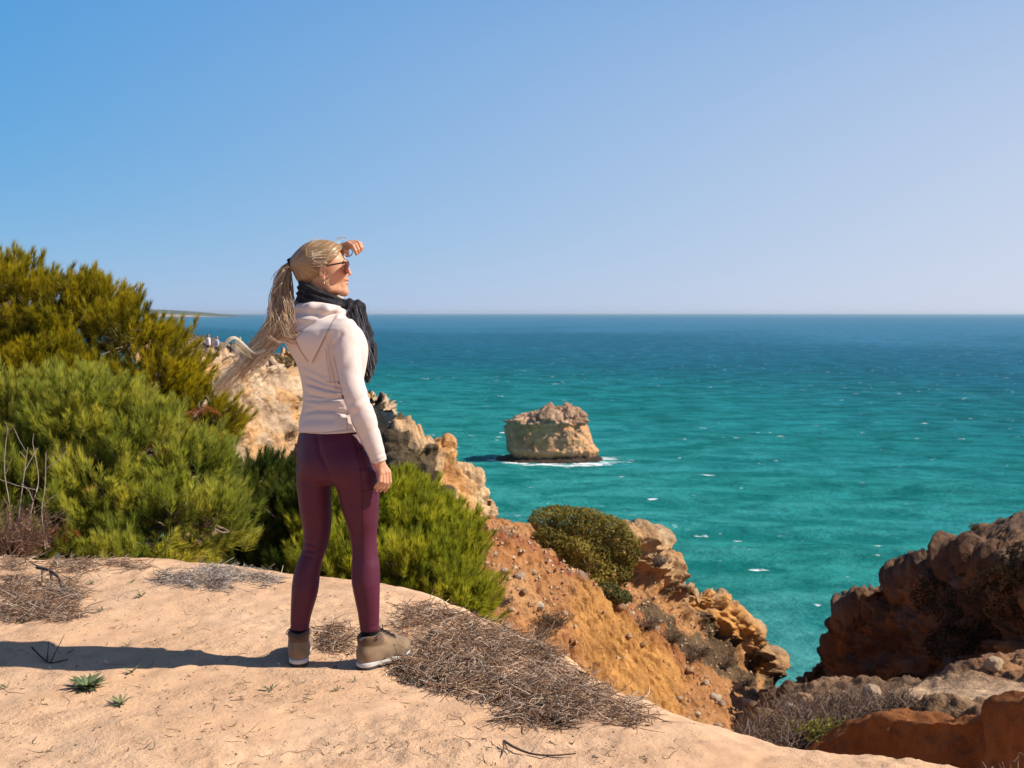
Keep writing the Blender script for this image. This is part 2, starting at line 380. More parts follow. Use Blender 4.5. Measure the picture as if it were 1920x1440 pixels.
# ---- far limestone cliff behind the walker, running out to a broken promontory
def build_far_cliff():
    # columns: (top pixel x, y, distance) with the foot of the visible face below it
    top = [(250, 640, 58), (385, 672, 62), (440, 690, 65), (500, 684, 70), (560, 683, 76), (640, 752, 72), (698, 757, 56), (716, 805, 51),
           (760, 822, 51.5), (800, 836, 53), (834, 843, 54.5), (838, 872, 55), (856, 886, 55.6), (881, 908, 56.5), (880, 934, 56.8), (890, 948, 57.2), (899, 982, 58), (915, 1010, 59)]
    T = np.array([W(*c) for c in top])
    n = len(T)
    px_t = np.array([c[0] for c in top], float)
    b1y = np.interp(px_t, [250, 385, 440, 500, 560, 640, 700, 900], [668, 678, 687, 687, 690, 712, 764, 985]); b2y = np.interp(px_t, [250, 350, 420, 470, 540, 640, 700, 900], [628, 637, 654, 670, 682, 715, 775, 1000])
    yb = np.array([c[2] for c in top], float)
    back1 = W(px_t - np.linspace(6, 2, n), b1y, yb + np.linspace(17, 5, n)); back2 = W(px_t - np.linspace(10, 5, n), b2y, yb + np.linspace(36, 12, n))
    back3 = back2 + np.array([-4, 30, -12])
    lip = T + np.array([0.15, -0.6, -0.25])
    f1 = T + np.stack([np.linspace(1.2, 0.4, n), np.linspace(-2.0, -2.2, n), np.linspace(-2.4, -1.6, n)], 1)
    f2 = T + np.stack([np.linspace(2.0, 1.2, n), np.linspace(-3.2, -4.2, n), np.linspace(-5.5, -4.0, n)], 1)
    f3 = T + np.stack([np.linspace(3.0, 2.2, n), np.linspace(-5, -6.5, n), np.linspace(-11, -9, n)], 1)
    f4 = T + np.stack([np.linspace(5.0, 4.0, n), np.linspace(-6, -9, n), np.full(n, 0)], 1); f4[:, 2] = SEA - 1.5
    G, U, Vv = control_sheet([back3, back2, back1, T, lip, f1, f2, f3, f4], 420, 190); Vv = Vv - 1
    face = sstep(1.6, 2.6, Vv)
    N = grid_normals(G); N = N * np.sign((N * np.array([0.5, -0.8, 0.3])).sum(-1, keepdims=True))
    P = G.reshape(-1, 3)
    d = (fbm(P * np.array([0.5, 0.5, 0.32]), 5, 11, 0.55, True) - 0.5) * 0.75
    wp = P + np.stack([fbm(P * 0.6, 3, 4), fbm(P * 0.6, 3, 14), fbm(P * 0.6, 3, 24)], 1) * 0.8
    cv, cb = cells(wp * np.array([0.9, 0.9, 0.6]), 3); cv2, cb2 = cells(wp * np.array([2.3, 2.3, 1.7]), 5)
    pr = 1 - 0.6 * sstep(5.8, 6.8, U).ravel(); d += (cv * 0.55 + cv2 * 0.22 - 0.12 * (cb < 0.07)) * pr
    d += fbm(P * 2.2, 4, 21, .6) * 0.16
    strata = np.sin(P[:, 2] * 4.2 + fbm(P * 0.3, 2, 8) * 3) * 0.10
    d = (d + strata).reshape(U.shape) * (0.25 + 0.75 * face)
    G2 = G + N * d[..., None]
    P = G2.reshape(-1, 3)
    n1 = fbm(P * 0.35, 3, 31).reshape(U.shape)
    warm = sstep(-0.25, 0.45, n1 + 0.10 * (Vv - 4))
    col = lerp3((0.56, 0.43, 0.30), (0.64, 0.39, 0.185), warm)
    col = col * (1 + 0.25 * np.clip(fbm(P * 0.9, 3, 33).reshape(U.shape), -1, 1))[..., None]
    # grey crust and scrub on the top, dark scrub on the shaded shoulder right of the walker
    col = lerp3(col, col * np.array([1.12, 1.02, 0.86]), sstep(6.5, 7.5, U))
    grey = sstep(2.25, 1.9, Vv) * (1 - 0.7 * sstep(6.5, 7.5, U)); col = lerp3(col, np.array([0.26, 0.2, 0.14]), np.broadcast_to(grey, U.shape))
    scrub = sstep(0.05, 0.35, fbm(P * 0.6, 3, 37).reshape(U.shape) + 1.5 * (sstep(6.4, 7.0, U) * sstep(9.6, 8.4, U) * sstep(2.2, 2.8, Vv)) - 0.4)
    col = lerp3(col, np.array([0.10, 0.075, 0.045]), scrub * sstep(6, 6.6, U))
    o = mesh_np('limestone_cliff', G2.reshape(-1, 3), grid_faces(*U.shape), M_LIME, col=np.clip(col, 0.01, 0.9).reshape(-1, 3))
    tag(o, kind='structure'); return G2
FAR = build_far_cliff()

# ---- eroded orange slope and the rocky spur behind it
def build_slope():
    pts = lambda L: [W(*c) for c in L]
    #        left ........................................................................ right
    ridge = [(840, 1010, 25), (900, 981, 24.5), (960, 1000, 24), (1010, 1036, 23), (1060, 1064, 22.3), (1100, 1092, 21.8), (1145, 1122, 21.2), (1200, 1168, 20.6), (1280, 1235, 20), (1360, 1292, 19.4), (1450, 1345, 19)]
    mid   = [(820, 1100, 20), (900, 1070, 20), (965, 1100, 19.5), (1020, 1130, 19), (1060, 1160, 18.6), (1110, 1195, 18.3), (1160, 1240, 18), (1220, 1280, 17.8), (1290, 1325, 17.6), (1370, 1352, 17.4), (1460, 1385, 17)]
    low   = [(800, 1240, 17), (900, 1200, 17), (970, 1230, 16.5), (1030, 1265, 16), (1080, 1310, 15.8), (1130, 1345, 15.6), (1190, 1380, 15.5), (1260, 1400, 15.4), (1320, 1410, 15.3), (1390, 1412, 15.4), (1470, 1430, 15.5)]
    foot  = [(800, 1400, 14.5), (900, 1400, 14.5), (970, 1420, 14), (1030, 1440, 13.8), (1080, 1470, 13.6), (1130, 1490, 13.5), (1190, 1500, 13.4), (1260, 1510, 13.4), (1320, 1500, 13.4), (1390, 1490, 13.6), (1470, 1500, 13.8)]
    ry = list(np.interp([c[0] for c in ridge], [840, 1450], [18.5, 24.5])); ridge = [(c[0], c[1], r) for c, r in zip(ridge, ry)]
    sk = lambda L, dy, dx: pts([(c[0] + dx * min(1, i / 3), c[1], r - dy) for i, (c, r) in enumerate(zip(L, ry))])
    foot = sk(foot, 4.2, 120); low = sk(low, 2.6, 75); mid = sk(mid, 1.2, 30); ridge = pts(ridge)
    # trough behind the ridge, then the spur up to its broken edge
    tr   = [(830, 1010), (905, 985), (965, 1003), (1030, 1048), (1080, 1080), (1120, 1105), (1165, 1128), (1215, 1158), (1290, 1222), (1368, 1275), (1448, 1330)]
    sp1  = [(850, 1008), (915, 990), (980, 1010), (1050, 1050), (1120, 1060), (1160, 1075), (1205, 1095), (1265, 1130), (1330, 1180), (1392, 1235), (1450, 1310)]
    edge = [(860, 1012), (925, 1000), (1000, 1015), (1080, 1030), (1165, 1030), (1205, 1030), (1232, 1068), (1292, 1108), (1385, 1172), (1428, 1258), (1460, 1316)]
    tr, sp1, edge = (pts([(*c, r + d) for c, r in zip(L, ry)]) for L, d in ((tr, 1.3), (sp1, 3.0), (edge, 4.0)))
    back = [np.array(e) + np.array([1.2, 2.5, -5]) for e in edge]
    deep = [np.array([e[0] + 3.0, e[1] + 6, SEA - 1]) for e in edge]
    G, U, Vv = control_sheet([foot, low, mid, ridge, tr, sp1, edge, back, deep], 350, 350)
    N = grid_normals(G); N = N * np.sign((N * np.array([0.4, -0.6, 0.7])).sum(-1, keepdims=True))
    P = G.reshape(-1, 3); n0 = fbm(P * 0.5, 3, 41).reshape(U.shape)
    front = sstep(3.3, 2.8, Vv)
    # zones of the slope: stony scree on the left, rilled ochre fan, red streak, broken rim
    g = U - 0.9 * (Vv - 1.5)
    ochre = front * sstep(2.6, 3.3, g + 0.5 * n0) * sstep(7.4, 6.4, g + 0.6 * n0) * sstep(2.95, 2.5, Vv)
    red = sstep(5.0, 5.6, U + 0.5 * n0) * sstep(8.6, 7.8, U) * sstep(2.35, 2.8, Vv + 0.15 * n0) * sstep(4.6, 4.0, Vv)
    headw = sstep(0.6, 1.4, U) * sstep(6.2, 5.6, U) * sstep(2.55, 2.85, Vv + 0.12 * n0) * sstep(3.3, 3.05, Vv)
    rim = sstep(4.6, 5.3, Vv) * sstep(3.6, 4.6, U)
    # relief
    stones = worley(P * 3.3, 12); d = (0.5 - stones[0]).reshape(U.shape) * 0.15 * (1 - ochre) * (1 - 0.6 * rim)
    d += fbm(P * 1.1, 6, 45, 0.58).reshape(U.shape) * 0.15 + fbm(P * 6, 3, 46, .6).reshape(U.shape) * 0.035
    rill = fbm(np.stack([U.ravel() * 5.5 + 0.5 * vnoise(P * 0.8, 4), Vv.ravel() * 0.9, 0 * U.ravel()], 1), 4, 47, 0.55, True).reshape(U.shape)
    d += (rill - 0.4) * 0.15 * ochre + (rill - 0.4) * 0.05 * front * (1 - ochre)
    wp = P + np.stack([fbm(P * 1.2, 3, 51), fbm(P * 1.2, 3, 52), fbm(P * 1.2, 3, 53)], 1) * 0.35; cv, cb = cells(wp * np.array([1.5, 1.5, 2.0]), 52); cv2, _ = cells(wp * 4.2, 55); d += (cv * 0.30 + cv2 * 0.12).reshape(U.shape) * rim
    d += (fbm(P * 0.8, 5, 54, 0.55, True).reshape(U.shape) - 0.6) * 0.45 * rim
    d -= 0.22 * headw * (0.5 + n0)
    G2 = G + N * d[..., None]; P = G2.reshape(-1, 3)
    c1 = np.clip(0.5 + 0.6 * fbm(P * 0.7, 4, 61), 0, 1).reshape(U.shape)
    col = lerp3((0.40, 0.18, 0.066), (0.50, 0.28, 0.13), c1)
    col = lerp3(col, np.array([0.53, 0.275, 0.088]), ochre)
    col = lerp3(col, np.array([0.30, 0.115, 0.042]), red * 0.85)
    col = lerp3(col, np.array([0.33, 0.12, 0.05]), headw * 0.9)
    crest = sstep(2.85, 2.97, Vv) * sstep(3.5, 3.1, Vv) * sstep(5.5, 4.6, U) * sstep(-0.1, 0.3, fbm(P * 1.3, 3, 66).reshape(U.shape) + 0.12)
    col = lerp3(col, np.array([0.30, 0.24, 0.19]), crest * 0.8)
    rimc = lerp3((0.54, 0.35, 0.185), (0.60, 0.31, 0.10), sstep(-0.2, 0.35, fbm(P * 0.8, 3, 68).reshape(U.shape)))
    col = lerp3(col, rimc, rim)
    cap = sstep(5.72, 5.95, Vv + 0.1 * n0) * rim; col = lerp3(col, np.array([0.36, 0.28, 0.20]), cap * 0.6)
    scr = sstep(0.0, 0.3, fbm(P * 0.9, 3, 71).reshape(U.shape) + 1.1 * sstep(5.9, 6.8, U) * sstep(3.6, 4.2, Vv) * sstep(5.6, 5.0, Vv) - 0.75)
    col = lerp3(col, np.array([0.14, 0.095, 0.055]), scr * sstep(3.0, 3.4, Vv))
    o = mesh_np('orange_slope', P, grid_faces(*U.shape), M_ORANGE, col=np.clip(col, 0.01, 0.9).reshape(-1, 3)); tag(o, kind='structure')
    return G2, U, Vv, N
SLOPE = build_slope()

# ---- dark weathered rock on the right of the gully
def build_right_rock():
    pts = lambda L: [W(*c) for c in L]
    top = [(1470, 1325, 27), (1500, 1292, 26.5), (1545, 1240, 26), (1578, 1195, 25.6), (1598, 1160, 25.2), (1606, 1118, 24.8), (1650, 1090, 24.2), (1700, 1056, 23.6), (1740, 1028, 23), (1800, 1002, 22.2), (1835, 992, 21.6), (1890, 1000, 20.8), (1960, 1006, 20), (2080, 1030, 19), (2250, 1080, 18)]
    top = [(x, y + np.interp(x, [1470, 1600, 1740, 1830, 1920], [6, 22, 34, 48, 62]), Y) for x, y, Y in top]
    T = np.array(pts(top)); n = len(T)
    k = np.linspace(0, 1, n)
    back = T + np.array([4, 4, -2.0]); deep = T + np.array([8, 10, 0]); deep[:, 2] = SEA - 1
    lip = T + np.stack([-0.02 * k, -0.25 - 0.3 * k, np.full(n, -0.22)], 1)
    a = T + np.stack([-0.15 - 0.3 * k, -0.5 - 0.9 * k, -0.5 - 0.6 * k], 1)
    b = T + np.stack([-0.3 - 0.4 * k, -0.6 - 1.2 * k, -1.0 - 1.5 * k], 1)
    c = T + np.stack([-0.45 - 0.5 * k, -0.9 - 1.7 * k, -1.8 - 2.4 * k], 1)
    d = T + np.stack([-0.6 - 0.6 * k, -1.4 - 2.4 * k, -3.2 - 3.4 * k], 1)
    e = T + np.stack([-1.2 - 0.6 * k, -2.6 - 3 * k, np.full(n, 0)], 1); e[:, 2] = np.minimum(-9, T[:, 2] - 5)
    G, U, Vv = control_sheet([deep, back, T, lip, a, b, c, d, e], 360, 300)
    N = grid_normals(G); N = N * np.sign((N * np.array([-0.4, -0.7, 0.4])).sum(-1, keepdims=True))
    P = G.reshape(-1, 3); face = sstep(1.7, 2.6, Vv)
    dd = (fbm(P * 0.9, 6, 81, 0.58, True).reshape(U.shape) - 0.5) * 0.34
    wp = P + np.stack([fbm(P * 1.0, 3, 83), fbm(P * 1.0, 3, 84), fbm(P * 1.0, 3, 85)], 1) * 0.5
    cv, cb = cells(wp * np.array([1.1, 1.1, 1.5]), 84); cv2, cb2 = cells(wp * np.array([3.0, 3.0, 3.6]), 87)
    dd += (cv * 0.30 + cv2 * 0.15 - 0.1 * (cb < 0.06)).reshape(U.shape)
    hol = sstep(0.12, 0.5, fbm(P * 0.55, 3, 86).reshape(U.shape)) * sstep(3.4, 4.4, Vv); dd -= hol * 0.75
    dd += fbm(P * 2.6, 5, 88, .62).reshape(U.shape) * 0.13
    G2 = G + N * (dd * (0.35 + 0.65 * face))[..., None]; P = G2.reshape(-1, 3)
    n1 = fbm(P * 0.5, 4, 91).reshape(U.shape)
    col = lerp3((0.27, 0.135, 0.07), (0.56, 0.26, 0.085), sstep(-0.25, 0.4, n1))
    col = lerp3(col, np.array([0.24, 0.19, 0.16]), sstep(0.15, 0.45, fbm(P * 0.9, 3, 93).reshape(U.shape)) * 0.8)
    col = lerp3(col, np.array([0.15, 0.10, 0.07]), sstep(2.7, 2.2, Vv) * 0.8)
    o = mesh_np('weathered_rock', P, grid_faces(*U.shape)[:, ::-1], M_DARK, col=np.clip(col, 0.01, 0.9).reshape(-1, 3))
    tag(o, kind='structure'); return G2, U, Vv, N
RROCK = build_right_rock()

# ---- gully floor with a pale sand shelf, and the red earth mounds in front of it
def build_gully():
    pts = lambda L: [W(*c) for c in L]
    r0 = pts([(1240, 1520, 9), (1340, 1500, 9), (1440, 1480, 9), (1540, 1480, 9), (1650, 1480, 9), (1760, 1470, 9), (1880, 1460, 9), (2000, 1450, 9), (2150, 1440, 9)])
    r1 = pts([(1260, 1460, 11.5), (1350, 1425, 11.5), (1440, 1402, 11.5), (1540, 1385, 11.5), (1640, 1368, 11.2), (1740, 1350, 11), (1860, 1335, 10.8), (1990, 1335, 10.5), (2150, 1330, 10.3)])
    r2 = pts([(1300, 1440, 14), (1380, 1390, 14.5), (1450, 1345, 14.5), (1540, 1318, 14.2), (1640, 1313, 13.8), (1740, 1308, 13.2), (1850, 1296, 12.8), (1980, 1290, 12.4), (2150, 1290, 12)])
    r3 = pts([(1340, 1430, 16.5), (1410, 1365, 17), (1470, 1312, 17.5), (1540, 1300, 16.5), (1640, 1298, 16), (1740, 1293, 15.4), (1840, 1262, 14.8), (1930, 1248, 14.4), (2150, 1240, 14)])
    r4 = pts([(1390, 1400, 20), (1430, 1350, 20.5), (1474, 1307, 21), (1550, 1310, 19), (1640, 1310, 18.5), (1740, 1305, 17.6), (1840, 1268, 17), (1930, 1250, 16.5), (2150, 1245, 16)])
    r5 = [np.array(p) + np.array([0.6, 3.0, -4]) for p in r4]
    r6 = [np.array([p[0] + 1, p[1] + 12, SEA - 1]) for p in r4]
    G, U, Vv = control_sheet([r0, r1, r2, r3, r4, r5, r6], 300, 240)
    N = grid_normals(G); N = N * np.sign(N[..., 2:3]); P = G.reshape(-1, 3)
    n0 = fbm(P * 0.8, 4, 101).reshape(U.shape)
    shelf = sstep(4.2, 5.0, U + 0.4 * n0) * sstep(7.0, 6.2, U + 0.3 * n0) * sstep(1.25, 1.6, Vv + 0.12 * n0) * sstep(2.75, 2.3, Vv + 0.1 * n0)
    crest = sstep(5.6, 6.2, U) * sstep(2.3, 2.8, Vv)
    rough = 1 - 0.85 * shelf
    d = fbm(P * 1.3, 5, 103, 0.55).reshape(U.shape) * 0.20 * rough + (0.5 - worley(P * 2.5, 6)[0]).reshape(U.shape) * 0.05 * rough
    G2 = G + N * d[..., None]; P = G2.reshape(-1, 3)
    col = lerp3((0.13, 0.08, 0.05), (0.27, 0.17, 0.10), np.clip(0.45 + 0.9 * n0, 0, 1))
    col = lerp3(col, np.array([0.58, 0.40, 0.25]), shelf)
    col = lerp3(col, np.array([0.36, 0.19, 0.095]), crest * 0.8)
    o = mesh_np('gully_floor', P, grid_faces(*U.shape), M_ORANGE, col=np.clip(col, 0.01, 0.9).reshape(-1, 3)); tag(o, kind='structure')
    return G2, U, Vv, N
GULLY = build_gully()
def mat_redearth():
    t = NT('red_earth'); p = t.pos(); base = t.attr()
    n1 = t.noise(p, 2.2, 6, 0.6); n2 = t.noise(t.scale(p, (1, 1, 0.35)), 9, 5, 0.6); n3 = t.noise(p, 55, 4, 0.7)
    c = t.mix(t.ramp(n1, [(0.3, 0.0), (0.7, 1.0)]), t.mix(1.0, base, (0.72, 0.66, 0.62), 'MULTIPLY'), t.mix(1.0, base, (1.2, 1.15, 1.05), 'MULTIPLY'))
    c = t.mix(t.math('MULTIPLY', t.ramp(n3, [(0.3, 1.0), (0.5, 0.0)]), 0.35), c, t.mix(1.0, c, (0.55, 0.5, 0.5), 'MULTIPLY'))
    h = t.math('ADD', t.math('ADD', n1, t.math('MULTIPLY', n2, 0.5)), t.math('MULTIPLY', n3, 0.18))
    return t.end(t.bsdf(c, 0.95, t.bump(h, 0.55, 0.12), 0.1))
M_RED = mat_redearth()
def build_mounds():
    pts = lambda L: [W(*c) for c in L]
    top = [(1470, 1470), (1535, 1402), (1570, 1378), (1610, 1356), (1660, 1346), (1720, 1347), (1775, 1346), (1815, 1349), (1832, 1332), (1856, 1319), (1920, 1317), (2000, 1310), (2120, 1320), (2300, 1350)]
    top = [(x, y, np.interp(x, [1470, 1830, 1835, 2300], [10.2, 8.3, 7.9, 5.6])) for x, y in top]
    T = np.array(pts(top)); n = len(T); k = np.linspace(0, 1, n)
    back = T + np.array([0.25, 0.5, -0.22]); b2 = T + np.array([0.6, 2.0, -1.6])
    lip = T + np.array([-0.05, -0.14, -0.06])
    a = T + np.stack([-0.14 + 0 * k, -0.22 - 0.1 * k, -0.3 - 0.1 * k], 1); b = T + np.array([-0.26, -0.5, -0.85]); c = T + np.array([-0.4, -1.1, -1.7]); d = T + np.array([-0.6, -2.0, -2.4])
    G, U, Vv = control_sheet([b2, back, T, lip, a, b, c, d], 220, 150)
    N = grid_normals(G); N = N * np.sign((N * np.array([-0.2, -0.6, 0.7])).sum(-1, keepdims=True)); P = G.reshape(-1, 3)
    dd = fbm(P * 1.4, 4, 111, 0.5).reshape(U.shape) * 0.13 + (fbm(P * np.array([3, 3, 1.2]), 4, 113, 0.5, True).reshape(U.shape) - 0.6) * 0.035
    step = sstep(7.55, 8.1, U) ; gl = np.exp(-((U - 7.75) / 0.28) ** 2) * sstep(2, 3, Vv); dd -= 0.16 * gl
    G2 = G + N * dd[..., None]; P = G2.reshape(-1, 3)
    col = lerp3((0.15, 0.055, 0.02), (0.235, 0.095, 0.036), np.clip(0.5 + 0.7 * fbm(P * 1.1, 3, 116), 0, 1).reshape(U.shape))
    o = mesh_np('red_earth_mound', P, grid_faces(*U.shape)[:, ::-1], M_RED, col=col.reshape(-1, 3)); tag(o, kind='structure')
build_mounds()

# ---- sandy cliff-top ground
EDGE = np.array([[-14, 8.2], [-9, 7.4], [-5.5, 6.8], [-3.0, 6.55], [-2.25, 6.5], [-1.55, 6.15], [-1.25, 5.95], [-0.65, 5.85], [-0.15, 5.25], [0.09, 4.82], [0.32, 4.36], [0.52, 4.04], [0.78, 3.84], [1.02, 3.70], [1.34, 3.52], [2.2, 3.05], [4, 2.8], [8, 2.2], [14, 1.0]])
def edge_dist(x, y):
    """signed distance beyond the cliff-top edge (positive outside) for flat arrays"""
    best = np.full(x.shape, 1e9)
    for a, b in zip(EDGE[:-1], EDGE[1:]):
        ab = b - a; t = np.clip(((x - a[0]) * ab[0] + (y - a[1]) * ab[1]) / (ab @ ab), 0, 1)
        best = np.minimum(best, np.hypot(x - a[0] - t * ab[0], y - a[1] - t * ab[1]))
    ye = np.interp(x, EDGE[:, 0], EDGE[:, 1]); return np.where(y > ye, best, -best)
def ground_z(x, y, detail=True):
    x = np.asarray(x, float); y = np.asarray(y, float); sh = x.shape; x = x.ravel(); y = y.ravel()
    p = np.stack([x, y, 0 * x], 1)
    wob = 0.10 * vnoise(p * 1.7, 5) + 0.04 * vnoise(p * 5, 6)
    s = edge_dist(x, y) + wob
    z = 0.045 * vnoise(p * 0.55, 2) + 0.022 * vnoise(p * 1.6, 3)
    flat = np.exp(-(((x + 0.72) / 0.55) ** 2 + ((y - 4.55) / 0.4) ** 2)); z = z * (1 - flat)
    if detail:
        z = z + (0.010 * fbm(p * 5, 3, 8) + 0.009 * fbm(p * 17, 3, 9, 0.6) * sstep(-0.3, 0.5, vnoise(p * 1.3, 16))) * (1 - 0.6 * flat)
        w = worley(p * 6.5, 14)[0]; z = z - 0.012 * sstep(0.34, 0.12, w) * sstep(-0.1, 0.4, vnoise(p * 0.9, 15))
    slope = 0.34 + 0.75 * sstep(-0.9, 0.4, x)
    o = np.maximum(s, 0)
    r = np.maximum(s + 0.35, 0); z = z - 0.05 * sstep(0, 0.35, r) * np.minimum(r, 0.35) / 0.35
    z = z - slope * o * o / (o + 0.28)
    return z.reshape(sh)
def mat_sand():
    t = NT('sand'); p = t.pos()
    n1 = t.noise(p, 1.1, 5, 0.6); n2 = t.noise(p, 7, 5, 0.6); n3 = t.noise(p, 60, 4, 0.7); n4 = t.noise(p, 260, 2, 0.6)
    c = t.mix(t.ramp(n1, [(0.3, 0.0), (0.7, 1.0)]), (0.53, 0.315, 0.178), (0.63, 0.415, 0.262))
    c = t.mix(t.math('MULTIPLY', t.ramp(n2, [(0.34, 1.0), (0.5, 0.0)]), 0.5), c, (0.40, 0.235, 0.14))
    sp = t.ramp(n3, [(0.30, 1.0), (0.38, 0.0)])
    c = t.mix(t.math('MULTIPLY', sp, 0.55), c, (0.20, 0.13, 0.09))
    c = t.mix(t.math('MULTIPLY', t.ramp(n4, [(0.58, 0.0), (0.7, 1.0)]), 0.35), c, (0.72, 0.56, 0.43))
    h = t.math('ADD', t.math('ADD', t.math('MULTIPLY', n2, 1.0), t.math('MULTIPLY', n3, 0.32)), t.math('MULTIPLY', n4, 0.07))
    h = t.math('MULTIPLY', h, t.ramp(t.noise(p, 1.9, 3, 0.5), [(0.35, 0.25), (0.65, 1.0)]))
    return t.end(t.bsdf(c, 0.95, t.bump(h, 0.85, 0.035), 0.12))
M_SAND = mat_sand()
def axis(segs):
    out = [segs[0][0]]
    for a, b, st in segs: n = max(1, round((b - a) / st)); out += list(np.linspace(a, b, n + 1)[1:])
    return np.array(out)
def build_ground():
    xs = axis([(-16, -5, 0.25), (-5, -3.2, 0.05), (-3.2, 2.0, 0.018), (2.0, 4, 0.06), (4, 16, 0.3)])
    ys = axis([(-12, 0, 0.4), (0, 2.6, 0.08), (2.6, 6.9, 0.018), (6.9, 9, 0.06), (9, 16, 0.2)])
    X, Y = np.meshgrid(xs, ys, indexing='ij'); Z = ground_z(X, Y)
    o = mesh_np('sandy_ground', np.stack([X, Y, Z], -1).reshape(-1, 3), grid_faces(*X.shape), M_SAND); tag(o, kind='structure')
build_ground()

# ---- sea stack
def build_stack():
    C = STACK_C.copy(); C[2] = SEA
    s = 217 / 2100.0
    prof = np.array([(-88, 0), (-86, 3), (-74, 6), (-72, 14), (-76, 48), (-79, 66), (-75, 74), (-66, 84), (-52, 88), (-38, 92), (-22, 96), (-14, 103), (-2, 112), (8, 113), (9, 106), (18, 101), (28, 104), (36, 110), (42, 106), (56, 103), (62, 98), (62, 90), (70, 80), (76, 66), (80, 48), (86, 30), (96, 20), (101, 10), (100, 0)], float)
    # horizontal slices give the walls, a measured crest line gives the uneven top
    zs = np.concatenate([[-8], np.linspace(0, 84, 70)])
    L = np.interp(zs, [-8, 0, 3, 6, 14, 48, 66, 74, 84], [-88, -88, -86, -74, -72, -76, -79, -76, -72]); Rr = np.interp(zs, [-8, 0, 10, 20, 30, 48, 66, 80, 84], [93, 93, 94, 88, 80, 74, 70, 66, 64])
    na = 260; th = np.linspace(0, 2 * PI, na, endpoint=False)
    cx, hw = (L + Rr) / 2, (Rr - L) / 2
    hd = 46 * np.clip(hw / 80, 0.15, 1.1)
    sc_ = np.concatenate([np.ones(len(zs)), np.linspace(1, 0.02, 34)[1:]])          # rings closing over the top
    zs = np.concatenate([zs, np.full(33, 130.0)]); cx = np.concatenate([cx, np.full(33, cx[-1])]); hw = np.concatenate([hw, np.full(33, hw[-1])]) * sc_; hd = np.concatenate([hd, np.full(33, hd[-1])]) * sc_
    pw = 0.62
    ct, stn = np.cos(th), np.sin(th); ex = np.sign(ct) * np.abs(ct) ** pw; ey = np.sign(stn) * np.abs(stn) ** pw
    G = np.stack([cx[:, None] + hw[:, None] * ex[None], hd[:, None] * ey[None] + 0 * cx[:, None], zs[:, None] + 0 * th[None]], -1)
    crest = np.interp(G[..., 0], [-80, -75, -66, -52, -38, -22, -14, -2, 8, 10, 18, 28, 36, 42, 56, 62, 66, 70], [68, 74, 83, 88, 92, 96, 102, 109, 110, 105, 102, 104, 108, 105, 103, 98, 90, 82])
    crest = crest - 10 * (G[..., 1] / 46) ** 2 + 4 * fbm(G.reshape(-1, 3) * 0.07, 4, 119).reshape(crest.shape) - 5
    G[..., 2] = np.minimum(G[..., 2], crest); G = G * s
    P = G.reshape(-1, 3)
    N = np.stack([np.broadcast_to(ct, G.shape[:2]), np.broadcast_to(stn, G.shape[:2]), np.zeros(G.shape[:2])], -1)
    zz = P[:, 2] / s
    up = sstep(66, 74, zz)
    wall = np.repeat((sc_ >= 0.999).astype(float), na)
    d = (fbm(P * 0.55, 5, 121, 0.55, True) - 0.5) * (0.25 + 0.55 * up)
    cv, cb = cells(P * np.array([0.6, 0.6, 0.7]) + fbm(P * 0.5, 3, 122)[:, None] * 0.4, 123); d += cv * (0.25 + 1.3 * up)
    d += fbm(P * np.array([0.4, 0.4, 0.06]), 4, 128, 0.5, True) * 0.22 * (1 - up)
    d += -0.5 * np.exp(-((zz - 66) / 3.5) ** 2) + 0.12 * np.exp(-((zz - 72) / 3) ** 2)        # undercut ledge
    d += -0.7 * np.exp(-((zz - 10) / 5) ** 2) + 0.7 * sstep(6, 0, zz)                          # wave-cut notch and platform
    P2 = P + N.reshape(-1, 3) * (d * wall)[:, None] + np.array([0, 0, 1.0]) * ((1 - wall) * cv * 0.5)[:, None]
    grain = fbm(P2 * 0.35, 3, 125)
    col = lerp3((0.56, 0.33, 0.195), (0.62, 0.37, 0.19), sstep(-0.3, 0.3, grain))
    col = lerp3(col, np.array([0.56, 0.38, 0.15]), np.exp(-((zz - 58 + 0.12 * (P2[:, 0] / s)) / 5.5) ** 2) * sstep(-0.1, 0.2, fbm(P2 * 0.3, 2, 127)) * sstep(30, -10, P2[:, 0] / s) * 0.95)
    col = lerp3(col, lerp3((0.38, 0.24, 0.16), (0.54, 0.38, 0.26), sstep(-0.3, 0.4, fbm(P2 * 0.8, 3, 129))), up)
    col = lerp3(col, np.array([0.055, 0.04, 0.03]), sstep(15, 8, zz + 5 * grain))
    nz = len(zs); idx = np.arange(nz * na).reshape(nz, na)
    Q = np.stack([idx[:-1], np.roll(idx[:-1], -1, 1), np.roll(idx[1:], -1, 1), idx[1:]], -1).reshape(-1, 4)
    topc = len(P2); V = np.concatenate([P2, [P2[idx[-1]].mean(0)]]); col = np.concatenate([col, [col[-1]]])
    T = np.stack([idx[-1], np.roll(idx[-1], -1), np.full(na, topc)], -1)
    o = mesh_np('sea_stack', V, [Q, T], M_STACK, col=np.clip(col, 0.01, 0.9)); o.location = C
    tag(o, 'free-standing flat-sided limestone sea stack rising from the turquoise sea', 'sea stack')
build_stack()

